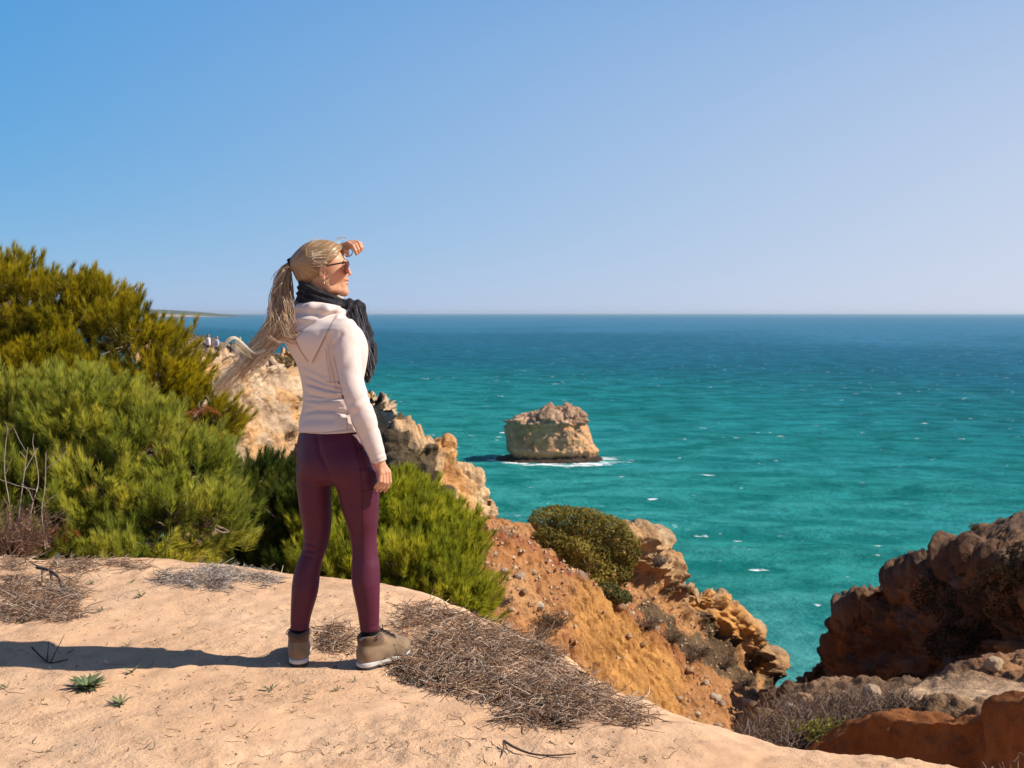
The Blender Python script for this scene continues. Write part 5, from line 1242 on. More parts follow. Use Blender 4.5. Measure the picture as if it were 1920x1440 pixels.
pine_bush((-3.1, 8.3, 0), [(-90, 840, 8.9, 130, 120, .6), (60, 800, 8.7, 120, 95, .5), (180, 790, 8.5, 100, 88, .5), (280, 850, 8.3, 90, 85, .45), (360, 905, 8.1, 70, 75, .4), (60, 920, 8.2, 130, 95, .5), (200, 930, 8.0, 115, 95, .45), (320, 980, 7.7, 85, 70, .4), (395, 985, 7.7, 50, 65, .35), (120, 1010, 7.6, 130, 50, .4), (-100, 980, 8.0, 120, 80, .5), (270, 1025, 7.45, 90, 30, .3)],
          6000, .15, PAL_FRONT, 'dense fresh green pine bush with brown dead sprigs beside the sandy path', .75, ((188, 915, 7.75, 5), (122, 990, 7.4, 6), (300, 842, 8.0, 4), (385, 760, 8.3, 3)))
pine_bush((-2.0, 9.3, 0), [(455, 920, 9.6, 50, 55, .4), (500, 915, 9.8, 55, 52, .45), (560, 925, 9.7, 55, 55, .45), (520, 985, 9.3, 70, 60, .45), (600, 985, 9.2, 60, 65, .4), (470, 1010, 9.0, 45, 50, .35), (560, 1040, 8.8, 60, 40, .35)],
          1700, .15, PAL_SHADED, 'dark shaded pine bush in the hollow below the limestone cliff', .7)
pine_bush((-0.9, 8.5, 0), [(640, 970, 8.9, 62, 80, .4), (715, 955, 9.0, 75, 68, .45), (770, 960, 8.9, 60, 48, .4), (800, 1000, 8.6, 70, 58, .4), (850, 1025, 8.4, 42, 45, .3), (690, 1035, 8.3, 85, 55, .4), (780, 1060, 8.0, 80, 50, .35), (850, 1095, 7.7, 45, 35, .25), (880, 1128, 7.5, 28, 22, .18), (620, 1050, 8.2, 50, 45, .3), (868, 1000, 8.6, 22, 22, .15)],
          3700, .145, ((0.25, 0.30, 0.03), (0.68, 0.66, 0.07), (0.045, 0.08, 0.014)), 'sunlit green pine bush on the slope directly below the woman', .8)

# ---- leafy olive-green bush on the spur (small round leaves)
def leafy(name, lobes, n, size, pal, e, mat=None, flat=.5):
    P, N, S = lobe_points(lobes, n, .8); m = len(P)
    d = unit(N + rng.normal(0, flat, (m, 3))); x = unit(np.cross(d, rng.normal(0, 1, (m, 3)))); y = np.cross(d, x); s = (size * rng.uniform(.6, 1.3, m))[:, None]
    V = np.stack([P - x * s * .5, P + y * s * .32, P + x * s * .6, P - y * s * .32], 1)
    tone = np.clip(.5 + .6 * vnoise(P * 1.9, 31) + .25 * vnoise(P * 7, 32), 0, 1)[:, None]; c = np.array(pal[0]) * (1 - tone) + np.array(pal[1]) * tone
    c = c * rng.uniform(.75, 1.2, (m, 1)); mb = MB(); mb.add(V.reshape(-1, 3), Q=np.arange(m * 4).reshape(-1, 4), C=np.repeat(c, 4, 0)); return mb.build(name, mat or M_LEAF, e)
def spur_bush():
    L = [(W(px, py, Y), np.array([rx * Y / FPX, rd, ry * Y / FPX])) for px, py, Y, rx, ry, rd in ((1045, 975, 23.70, 54, 27, .5), (1085, 985, 23.40, 58, 34, .55), (1130, 1000, 23.10, 52, 36, .55), (1165, 1030, 22.70, 36, 42, .45), (1100, 1045, 22.70, 70, 42, .55), (1035, 1015, 23.10, 42, 30, .45), (1085, 1028, 22.05, 22, 17, .22), (1140, 1075, 22.40, 46, 24, .4), (1120, 1090, 22.20, 40, 16, .3))]
    b = W(1110, 1100, 22.50); e = empty('mastic_bush', b, 'rounded olive-green bush perched on the rocky spur above the sea', 'bush'); mb = MB()
    for c, r in L:
        limb(mb, np.array(b), c, .05, .015, (0.12, 0.09, 0.07))
        for _ in range(6): u = unit(rng.normal(0, 1, 3)); limb(mb, c, c + r * u * .9, .014, .005, (0.14, 0.105, 0.08), .12)
    mb.build('trunk', M_BARK, e); leafy('crown', L, 21000, .058, ((0.07, 0.058, 0.012), (0.34, 0.26, 0.05)), e)
    b = W(1145, 1118, 21.30); e = empty('low_shrub', b, 'small grey-green shrub tucked beneath the rounded bush', 'shrub')
    leafy('crown', [(W(1140, 1108, 21.30), np.array([.26, .22, .15])), (W(1162, 1120, 21.10), np.array([.25, .2, .13]))], 1500, .06, ((0.06, 0.062, 0.02), (0.14, 0.13, 0.045)), e)
spur_bush()

# ---- dry twiggy shrubs, standing on terrain sheets
def surf_point(S, px, py):
    """nearest point of a sheet (G,U,V,N) to the view ray of a photo pixel"""
    Gd = S[0].reshape(-1, 3); x, y = to_px(Gd); d = (x - px) ** 2 + (y - py) ** 2; near = np.argsort(d)[:12]
    return Gd[near[np.argmin(Gd[near, 1])]]
def twig_shrub(name, p, w, h, n, cols, label, cat, group=None, lean=(0, 0), leaf=None, rad=.004, parts=True):
    e = empty(name, p, label, cat, group); mb = MB(); k = 6; az = rng.uniform(0, 2 * PI, n); sp = rng.uniform(.15, 1, n) ** .7
    t = np.linspace(0, 1, k); end = np.stack([np.cos(az) * sp * w + lean[0], np.sin(az) * sp * w * .8 + lean[1], h * rng.uniform(.45, 1, n) * (1.05 - .4 * sp)], 1)
    P = np.zeros((n, k, 3)); w1 = rng.normal(0, .10, (n, 3)) * h
    for i in range(k): P[:, i] = end * np.array([t[i] ** .8, t[i] ** .8, t[i]]) + w1 * math.sin(PI * t[i]) + rng.normal(0, .015, (n, 3)) * h
    P[..., 2] = np.maximum(P[..., 2], -.02)
    c = np.array(cols)[rng.integers(0, len(cols), n)] * rng.uniform(.7, 1.25, (n, 1)); tubes(mb, P + np.array(p), (rad * (1.1 - t))[None] * rng.uniform(.6, 1.3, (n, 1)), 3, c)
    # side twigs
    m = n * 2; i = rng.integers(0, n, m); j = rng.integers(2, k, m); a = P[i, j]; dd = unit(rng.normal(0, 1, (m, 3)) + np.array([0, 0, .5])) * h * rng.uniform(.12, .3, (m, 1))
    tubes(mb, np.stack([a, a + dd * .5 + rng.normal(0, .01, (m, 3)) * h, a + dd], 1) + np.array(p), np.array([[rad * .6, rad * .45, rad * .25]]), 3, c[i])
    tag(mb.build('stems', M_TWIG, e), kind='stuff')
    if leaf:
        m, s, pal = leaf; i = rng.integers(0, n, m); q = P[i, rng.integers(2, k, m)] + rng.normal(0, .02, (m, 3)) * h + np.array(p); x = unit(rng.normal(0, 1, (m, 3))); y = unit(np.cross(x, rng.normal(0, 1, (m, 3)))); s = s * rng.uniform(.6, 1.3, (m, 1))
        cc = np.array(pal[0]) + (np.array(pal[1]) - np.array(pal[0])) * rng.uniform(0, 1, (m, 1)); mb = MB()
        mb.add(np.stack([q - x * s, q + y * s * .5, q + x * s, q - y * s * .5], 1).reshape(-1, 3), Q=np.arange(m * 4).reshape(-1, 4), C=np.repeat(cc, 4, 0)); tag(mb.build('leaves', M_LEAF, e), kind='stuff')
    return e
GREY = [(0.26, 0.20, 0.16), (0.36, 0.29, 0.24), (0.17, 0.125, 0.10)]
BROWN = [(0.17, 0.105, 0.07), (0.23, 0.15, 0.10), (0.11, 0.07, 0.05)]
gs = 'dry brown shrubs dotted over the orange slope'
for px, py, w, h, lab in ((1040, 1165, .34, .36, 'dry brown shrub beside the green pine tips on the orange slope'), (1010, 1180, .36, .3, 'dry brown shrub at the lower left of the orange slope'), (940, 1118, .26, .22, 'thin dry shrub near the top of the stony scree'),
                         (1215, 1165, .4, .34, 'dark dry shrub on the red streak below the rounded bush'), (1260, 1190, .4, .34, 'dark dry shrub midway down the spur beside the red streak'), (1310, 1215, .42, .36, 'dry shrub beneath the overhanging rock of the spur'), (1290, 1225, .34, .3, 'low dark dry shrub beneath the overhanging rock'),
                         (1360, 1240, .42, .4, 'grey dry shrub against the rock near the foot of the spur'), (1400, 1270, .36, .34, 'grey dry shrub at the lowest end of the spur'), (1445, 1290, .34, .3, 'dark scrub at the mouth of the gully')):
    p = surf_point(SLOPE, px, py + 12); twig_shrub('dry_shrub', p - np.array([0, 0, .03]), w, h, 120, BROWN + GREY[:1], lab, 'shrub', gs, leaf=(260, .02, ((0.10, 0.07, 0.035), (0.19, 0.135, 0.07))), rad=.006)
p = surf_point(SLOPE, 1236, 1060); twig_shrub('lichen_shrub', p, .2, .3, 150, GREY, 'pale grey dry shrub on the rim of the rocky spur', 'shrub', leaf=(500, .018, ((0.22, 0.18, 0.14), (0.34, 0.29, 0.23))), rad=.006)
p = surf_point(RROCK, 1825, 996); twig_shrub('dry_shrub', p, .16, .22, 70, BROWN, 'tiny dry shrub on the crest of the dark rock', 'shrub', leaf=(200, .015, ((0.08, 0.06, 0.03), (0.15, 0.11, 0.06))), rad=.005)

# gully scrub: a dense dark tangle, one mass
def scrub_mass(name, S, poly, n, h, cols, label):
    q = in_poly(n * 2, poly); Gd = S[0][::2, ::2].reshape(-1, 3); gx, gy = to_px(Gd); ok = (gx > 1300) & (gx < 2000) & (gy > 1200) & (gy < 1460); Gd, gx, gy = Gd[ok], gx[ok], gy[ok]
    idx = np.array([np.argmin((gx - a) ** 2 + (gy - b) ** 2) for a, b in q[:n]]); b = Gd[idx] + rng.normal(0, .05, (n, 3)) * np.array([1, 1, 0]); k = 5; P = np.zeros((n, k, 3)); az = rng.uniform(0, 2 * PI, n)
    L = h * rng.uniform(.4, 1.2, n); up = rng.uniform(.3, 1, n)
    for i in range(k):
        t = i / (k - 1); P[:, i] = b + np.stack([np.cos(az) * L * t * (1 - .5 * up), np.sin(az) * L * t * (1 - .5 * up), L * up * t * (1 - .25 * t)], 1) + rng.normal(0, .03, (n, 3)) * L[:, None]
    mb = MB(); c = np.array(cols)[rng.integers(0, len(cols), n)] * rng.uniform(.6, 1.3, (n, 1)); tubes(mb, P, np.linspace(.006, .002, k)[None] * rng.uniform(.7, 1.5, (n, 1)), 3, c)
    tag(mb.build(name, M_TWIG), label, 'scrub', kind='stuff')
scrub_mass('dry_scrub', GULLY, [(1385, 1400), (1410, 1350), (1470, 1318), (1560, 1312), (1700, 1318), (1745, 1335), (1640, 1350), (1560, 1400), (1500, 1420)], 4600, .3, BROWN + [(0.15, 0.11, 0.095), (0.22, 0.165, 0.14)], 'dark tangle of dry scrub filling the gully')
p = surf_point(GULLY, 1545, 1395); twig_shrub('yellow_shrub', p, .4, .32, 90, [(0.17, 0.16, 0.04), (0.24, 0.2, 0.06)], 'yellow-green feathery shrub beside the red earth mound', 'shrub', lean=(.05, 0), leaf=(1300, .022, ((0.10, 0.11, 0.015), (0.26, 0.23, 0.045))), rad=.005)

# ---- stones lying on the scree
def stone_mesh(seed):
    bm = bmesh.new(); bmesh.ops.create_icosphere(bm, subdivisions=2, radius=1); V = np.array([v.co[:] for v in bm.verts]); n = fbm(V * 1.3 + seed * 5.1, 3, seed)
    w = worley(V * 1.1 + seed, seed)[0]
    for v, k, q in zip(bm.verts, n, w): v.co *= 1 + .22 * k - .25 * (q - .4)
    me = bpy.data.meshes.new('stone'); bm.to_mesh(me); bm.free(); at = me.attributes.new('col', 'FLOAT_COLOR', 'POINT')
    c = [(0.36, 0.26, 0.18), (0.42, 0.30, 0.19), (0.33, 0.20, 0.11), (0.45, 0.36, 0.27)][seed % 4]; at.data.foreach_set('color', np.tile(np.array([*c, 1], np.float32), len(V))); me.materials.append(M_STONE); return me
STONES = [stone_mesh(i) for i in range(5)]
spots = [(975, 1080, 11), (1000, 1075, 8), (985, 1110, 7), (1012, 1138, 12), (945, 1072, 8), (930, 1040, 6), (960, 1140, 7), (1165, 1138, 10), (1185, 1150, 7), (1155, 1125, 7), (1230, 1178, 9), (1180, 1195, 6), (1205, 1205, 7), (1340, 1310, 12), (1352, 1318, 9), (1385, 1290, 9), (1320, 1280, 7), (1290, 1260, 8), (1400, 1320, 12), (1410, 1300, 9), (1425, 1330, 10), (1275, 1310, 6), (1375, 1345, 8), (1310, 1340, 6), (1350, 1360, 7), (1290, 1345, 5), (1060, 1150, 6), (1035, 1110, 5), (905, 1030, 5), (925, 1100, 6)]
for i, (px, py, r) in enumerate(spots):
    p = surf_point(SLOPE, px, py); o = bpy.data.objects.new('stone', STONES[i % 5]); COL.objects.link(o); s = r * p[1] / FPX; o.scale = (s * 1.15, s, s * .8); o.location = p + np.array([0, -.02, s * .25]); o.rotation_euler = (rng.uniform(-.3, .3), rng.uniform(-.3, .3), rng.uniform(0, 6))
    tag(o, 'weathered pale stone lying loose on the orange slope', 'stone', 'loose stones on the orange slope')
def scree():
    Gd, U, Vv, N = SLOPE; m = (Vv > .6) & (Vv < 5.2); Q = Gd[m]; uu = U[m]; vv = Vv[m]; k = 5200; g_ = uu - .9 * (vv - 1.5); w = np.where((g_ > 2.9) & (g_ < 6.8) & (vv < 2.8), .12, 1.0); i = rng.choice(len(Q), k, p=w / w.sum()); c = Q[i] + rng.normal(0, .02, (k, 3)); s = .012 + .045 * rng.uniform(0, 1, k) ** 3.5
    o = np.array([(1, 0, 0), (0, 1, 0), (-1, 0, 0), (0, -1, 0), (0, 0, .8), (0, 0, -.6)], float); V = c[:, None] + o[None] * s[:, None, None] * rng.uniform(.55, 1.45, (k, 6, 1)); T = np.array([(0, 1, 4), (1, 2, 4), (2, 3, 4), (3, 0, 4), (1, 0, 5), (2, 1, 5), (3, 2, 5), (0, 3, 5)])
    cc = np.array([(0.45, 0.29, 0.17), (0.36, 0.19, 0.09), (0.52, 0.38, 0.26), (0.28, 0.14, 0.07)])[rng.integers(0, 4, k)]; mb = MB(); mb.add(V.reshape(-1, 3), T=(T[None] + 6 * np.arange(k)[:, None, None]).reshape(-1, 3), C=np.repeat(cc, 6, 0)); tag(mb.build('scree', M_STONE, smooth=False), 'fine stony scree covering the orange slope', 'scree', kind='stuff')
scree()
# dark scrub clinging to the shaded rock
for px, py, w, h, lab in ((1760, 1120, .55, .4, 'dark scrub clump highest on the shaded rock face'), (1820, 1150, .6, .5, 'dark scrub clump in the middle of the shaded rock face'), (1880, 1110, .6, .5, 'dark scrub clump below the crest of the shaded rock'), (1870, 1190, .6, .45, 'dark scrub clump above the sandy bank'), (1780, 1205, .5, .35, 'dark scrub clump low on the shaded rock beside the pale boulder'), (1700, 1290, .4, .3, 'dark scrub clump at the foot of the shaded rock'), (1920, 1060, .5, .4, 'dark scrub clump just under the shaded rock crest')):
    p = surf_point(RROCK, px, py); e = empty('scrub_bush', p, lab, 'shrub', 'dark scrub on the shaded rock'); leafy('crown', [(np.array(p), np.array([w, w * .5, h])), (np.array(p) + (w * .5, -.05, -h * .5), np.array([w * .7, w * .45, h * .7]))], 1500, .05, ((0.025, 0.017, 0.010), (0.07, 0.046, 0.024)), e)
for (px, py, r, lab) in ((1632, 1296, 20, 'grey boulder at the foot of the dark weathered rock'), (1507, 1310, 17, 'pale boulder at the mouth of the gully'), (1480, 1322, 13, 'small boulder in the dark scrub at the gully mouth'), (1860, 1242, 16, 'grey stone embedded on top of the sandy bank')):
    p = surf_point(GULLY, px, py + r * .5); o = bpy.data.objects.new('boulder', STONES[int(r) % 5]); COL.objects.link(o); s = r * p[1] / FPX; o.scale = (s * 1.1, s, s); o.location = p + np.array([0, -.05, s * .45]); o.rotation_euler = (.2, .1, r); tag(o, lab, 'boulder')

# ---- litter on the sand
def twig_mat(name, polys, n, label, hmax=.045, cols=None, lmin=.05, lmax=.2, rad=.0016, bias=None, kind='stuff', cat='twigs'):
    cols = np.array(cols or [(0.28, 0.175, 0.115), (0.37, 0.26, 0.185), (0.16, 0.10, 0.07), (0.50, 0.40, 0.31), (0.30, 0.165, 0.095)]); mb = MB()
    area = [abs(sum(p[i][0] * p[i - 1][1] - p[i - 1][0] * p[i][1] for i in range(len(p)))) for p in polys]
    for poly, ar in zip(polys, area):
        m = max(3, int(n * ar / sum(area))); q = in_poly(m, poly); dens = vnoise(np.stack([q[:, 0] * .02, q[:, 1] * .035, 0 * q[:, 0]], 1), 12); ed = np.clip(-poly_sd(q[:, 0], q[:, 1], poly) / 16, 0, 1)
        keep = rng.uniform(0, 1, m) < np.clip(.12 + .62 * ed + 1.1 * dens, .05, 1); q = q[keep]; ed = ed[keep]; m = len(q)
        c = G(q[:, 0], q[:, 1]); k = 5; az = rng.uniform(0, 2 * PI, m); L = rng.uniform(lmin, lmax, m) ** 1.0; cur = rng.normal(0, 1.5, m); tilt = rng.normal(0, .34, m); h = rng.uniform(0, 1, m) ** 1.5 * hmax * ed + .002
        P = np.zeros((m, k, 3))
        for i in range(k):
            t = i / (k - 1) - .5; a = az + cur * t; P[:, i, 0] = c[:, 0] + np.cos(a) * L * t; P[:, i, 1] = c[:, 1] + np.sin(a) * L * t
            P[:, i, 2] = np.maximum(ground_z(P[:, i, 0], P[:, i, 1]) + .001, c[:, 2] + h + tilt * L * t + rng.normal(0, .004, m))
        cc = cols[rng.integers(0, len(cols), m)] * rng.uniform(.65, 1.3, (m, 1)); tubes(mb, P, np.array([.7, 1, 1, .8, .4])[None] * (rad * rng.uniform(.5, 1.6, m))[:, None], 3, cc)
    tag(mb.build(name, M_TWIG), label, cat, kind=kind)
twig_mat('dry_twig_mat', [[(735, 1140), (800, 1130), (900, 1158), (1005, 1195), (1060, 1240), (1120, 1285), (1200, 1342), (1250, 1362), (1200, 1372), (1110, 1362), (1010, 1372), (940, 1362), (948, 1330), (900, 1320), (820, 1305), (740, 1270), (690, 1252), (770, 1228), (740, 1190)], [(590, 1182), (640, 1165), (690, 1178), (672, 1225), (640, 1240), (600, 1225)]], 5200, 'thick mat of grey-brown dry twigs at the cliff edge beside the boot', .05)
twig_mat('dry_twig_mat', [[(0, 1085), (60, 1078), (150, 1085), (170, 1130), (150, 1165), (60, 1172), (0, 1165)], [(0, 1042), (120, 1048), (270, 1050), (300, 1066), (180, 1078), (0, 1072)]], 2600, 'mat of grey dead twigs below the green pine bush', .05)
twig_mat('dry_twig_mat', [[(270, 1092), (310, 1065), (400, 1056), (470, 1062), (520, 1082), (545, 1092), (470, 1108), (400, 1112), (330, 1100)]], 1500, 'silvery mat of dry twigs on the crest of the sandy ground', .035, [(0.42, 0.37, 0.33), (0.32, 0.26, 0.22), (0.22, 0.16, 0.13), (0.5, 0.45, 0.4)])
twig_mat('dry_twig_mat', [[(1190, 1330), (1260, 1350), (1340, 1390), (1420, 1415), (1400, 1430), (1300, 1425), (1240, 1390), (1180, 1372)]], 800, 'sparse dry twigs trailing along the edge above the gully', .03)
twig_mat('twig_litter', [[(0, 1180), (540, 1100), (740, 1140), (700, 1260), (950, 1380), (1200, 1400), (1500, 1440), (0, 1440)]], 130, 'scattered dry twigs and stems on the sand', .004, lmin=.03, lmax=.14, rad=.001, cols=[(0.30, 0.21, 0.14), (0.22, 0.15, 0.10), (0.40, 0.30, 0.22)])
twig_mat('grass_litter', [[(0, 1120), (540, 1090), (740, 1110), (900, 1165), (1500, 1440), (0, 1440)]], 480, 'short dry grass bits strewn over the sand', .003, [(0.24, 0.18, 0.10), (0.16, 0.15, 0.07), (0.12, 0.08, 0.05)], .012, .05, .0012)
def pebbles():
    n = 3800; q = in_poly(n, [(0, 1060), (540, 1085), (740, 1105), (900, 1160), (1100, 1275), (1640, 1440), (0, 1440)]); c = G(q[:, 0], q[:, 1]); s = .0016 + .004 * rng.uniform(0, 1, n) ** 4
    o = np.array([(1, 0, 0), (0, 1, 0), (-1, 0, 0), (0, -1, 0), (0, 0, .8), (0, 0, -.6)], float); V = c[:, None] + o[None] * s[:, None, None] * rng.uniform(.6, 1.4, (n, 6, 1)); T = np.array([(0, 1, 4), (1, 2, 4), (2, 3, 4), (3, 0, 4), (1, 0, 5), (2, 1, 5), (3, 2, 5), (0, 3, 5)])
    F = (T[None] + 6 * np.arange(n)[:, None, None]).reshape(-1, 3); cc = np.array([(0.42, 0.27, 0.17), (0.30, 0.19, 0.12), (0.56, 0.42, 0.30), (0.16, 0.11, 0.08)])[rng.integers(0, 4, n)]
    mb = MB(); mb.add(V.reshape(-1, 3), T=F, C=np.repeat(cc, 6, 0)); tag(mb.build('pebbles', M_STONE, smooth=False), 'fine pebbles and clods on the sand', 'pebbles', kind='stuff')
pebbles()
def rosette(px, py, spx, n, label, pal=((0.07, 0.11, 0.045), (0.20, 0.23, 0.11)), up=.6):
    p = G(px, py)[0]; e = empty('green_plant', p, label, 'plant', 'small green plants on the sand'); R = spx * p[1] / FPX; k = 6
    az = rng.uniform(0, 2 * PI, n); L = R * rng.uniform(.55, 1.1, n); el = rng.uniform(.15, 1.1, n) * up; t = np.linspace(0, 1, k); P = np.zeros((n, k, 3))
    for i in range(k): P[:, i] = p + np.stack([np.cos(az) * L * t[i], np.sin(az) * L * t[i], L * (np.sin(el) * t[i] * 1.6 - .5 * el * t[i] ** 2) + .004], 1) + rng.normal(0, .02, (n, 3)) * R * t[i]
    P[..., 2] = np.maximum(P[..., 2], ground_z(P[..., 0], P[..., 1]) + .002)
    side = np.stack([-np.sin(az), np.cos(az), 0 * az], 1)[:, None] * np.ones((1, k, 1)); wd = (R * .075 * np.array([.35, .7, .95, 1.0, .7, .05]))[None] * rng.uniform(.7, 1.3, (n, 1))
    c = np.array(pal[0]) + (np.array(pal[1]) - np.array(pal[0])) * rng.uniform(0, 1, (n, 1)); mb = MB(); ribbons(mb, P, wd, side, c); tag(mb.build('leaves', M_GREEN, e), kind='stuff')
for a in ((165, 1292, 40, 110, 'largest leafy green rosette on the sand next to the shadow'), (226, 1322, 26, 22, 'flat spreading green plant just in front of the largest rosette'), (247, 1262, 20, 14, 'small green sprig at the edge of the woman\'s shadow'), (508, 1293, 20, 12, 'small green sprig on the bare sand before the left boot'), (240, 1210, 12, 10, 'tiny green tuft behind the shadow on bare sand'), (1052, 1292, 24, 18, 'bright green sprig growing out of the dry twig mat'),
          (632, 1294, 14, 12, 'grey-green tuft on sand in front of the boots'), (664, 1279, 12, 8, 'tiny green seedling at the heel of the side-on boot'), (192, 1148, 16, 12, 'grey-green tuft on sand behind the dead twig mat'), (265, 1120, 17, 14, 'grey-green tuft on sand below the silvery twig mat'), (172, 1096, 14, 12, 'grey-green tuft beside the dead branch'), (246, 1095, 12, 10, 'thin green tuft on sand near the silvery twig mat'), (1134, 1404, 8, 7, 'tiny green plant on bare sand near the gully edge'), (640, 1222, 14, 12, 'green tuft between the two boots'), (435, 1302, 10, 6, 'tiny green seedling in front of the long shadow'), (12, 1288, 16, 10, 'green tuft half hidden in dry litter beside the shadow')): rosette(*a)
def stick(name, pts, r, col, label, cat='stick', branches=()):
    mb = MB(); allp = []
    def line(L, r0, r1):
        g = G([p[0] for p in L], [p[1] for p in L]); g[:, 2] += [p[2] + r0 for p in L]; tubes(mb, smooth_curve(g, 12)[None], np.linspace(r0, r1, 12)[None], 6, np.array([col])); return g
    g0 = line(pts, r, r * .5)
    for b in branches: line(b, r * .7, r * .25)
    o = mb.build(name, M_TWIG); return tag(o, label, cat)
stick('stick', [(945, 1400, .02), (968, 1410, .008), (1000, 1420, .004), (1040, 1424, .002), (1080, 1421, .01)], .0045, (0.12, 0.08, 0.06), 'long thin dark stick lying on bare sand near the gully edge', branches=([(945, 1400, .02), (943, 1412, .0), (938, 1420, .0)], [(945, 1400, .02), (955, 1416, .0)]))
stick('dead_branch', [(70, 1086, .05), (92, 1092, .055), (112, 1106, .05), (118, 1128, .02), (126, 1140, .0)], .010, (0.10, 0.075, 0.06), 'twisted dark dead branch standing in the grey twig mat', 'branch', ([(80, 1088, .05), (78, 1108, .0)], [(96, 1094, .055), (97, 1115, .02), (90, 1130, .0)], [(117, 1122, .03), (140, 1100, .05)], [(116, 1126, .02), (95, 1128, .03), (70, 1135, .01)], [(90, 1090, .05), (60, 1078, .07)]))
stick('forked_twig', [(60, 1222, .02), (78, 1236, .006), (95, 1244, .0), (128, 1238, .0)], .004, (0.07, 0.05, 0.045), 'small forked twig lying in the long shadow', 'twig', ([(88, 1242, .0), (92, 1222, .05)], [(95, 1242, .0), (122, 1214, .06)]))
stick('stick', [(795, 1290, .01), (830, 1268, .03), (860, 1240, .035), (885, 1232, .03)], .004, (0.36, 0.29, 0.24), 'pale bent stick on top of the dry twig mat')
# tall dry stalks and a brown dead bush at the end of the pine bush
def stalks():
    for i, (L, lab) in enumerate((([(5, 1035), (18, 960), (8, 880), (14, 800)], 'tallest dry stalk among the stems at the end of the pine bush'), ([(45, 1030), (60, 950), (72, 900), (62, 835)], 'dry stalk with a kinked top before the pine bush'), ([(30, 1035), (35, 970), (45, 890), (52, 838)], 'thin straight dry stalk before the pine bush'), ([(85, 1030), (78, 960), (84, 915), (86, 848)], 'dry stalk furthest along towards the dead orange sprig'))):
        mb = MB(); P = np.array([W(x, y, 7.1) for x, y in L]); tubes(mb, smooth_curve(P, 14)[None], np.linspace(.005, .0022, 14)[None], 5, np.array([(0.33, 0.27, 0.22)]))
        for _ in range(3):
            a = smooth_curve(P, 14)[rng.integers(5, 13)]; b = a + np.array([rng.normal(0, .12), rng.normal(0, .05), rng.uniform(.05, .16)]); tubes(mb, np.array([[a, (a + b) / 2 + rng.normal(0, .01, 3), b]]), .002, 4, np.array([(0.35, 0.29, 0.24)]))
        tag(mb.build('dry_stalk', M_TWIG), lab, 'stalk', 'dry stalks before the pine bush')
    p = W(20, 1045, 7.0); p[2] = ground_z(p[:1], p[1:2])[0]; twig_shrub('dead_bush', p, .34, .42, 260, [(0.20, 0.11, 0.085), (0.27, 0.16, 0.12), (0.14, 0.08, 0.06)], 'reddish-brown dead bush at the foot of the pine bush', 'bush', leaf=(700, .010, ((0.20, 0.10, 0.07), (0.30, 0.19, 0.12))), rad=.003)
stalks()
for px, py, w, h, lab, cols in ((1268, 1362, .075, .10, 'small silvery-grey shrub on the lip of the sandy edge', [(0.36, 0.34, 0.31), (0.25, 0.23, 0.2)]), (1358, 1420, .10, .12, 'sparse grey twiggy shrub at the edge above the scrub', GREY)):
    p = G(px, py)[0]; twig_shrub('grey_shrub', p, w, h, 90, cols, lab, 'shrub', leaf=(420, .006, ((0.24, 0.24, 0.20), (0.42, 0.40, 0.36))), rad=.002)
p = W(1912, 1452, 3.15); p[2] = ground_z(p[:1], p[1:2])[0]; twig_shrub('dry_grass_tuft', p, .08, .16, 40, [(0.5, 0.44, 0.36), (0.38, 0.31, 0.25)], 'pale dry grass tuft below the red earth mound', 'grass', rad=.0016)
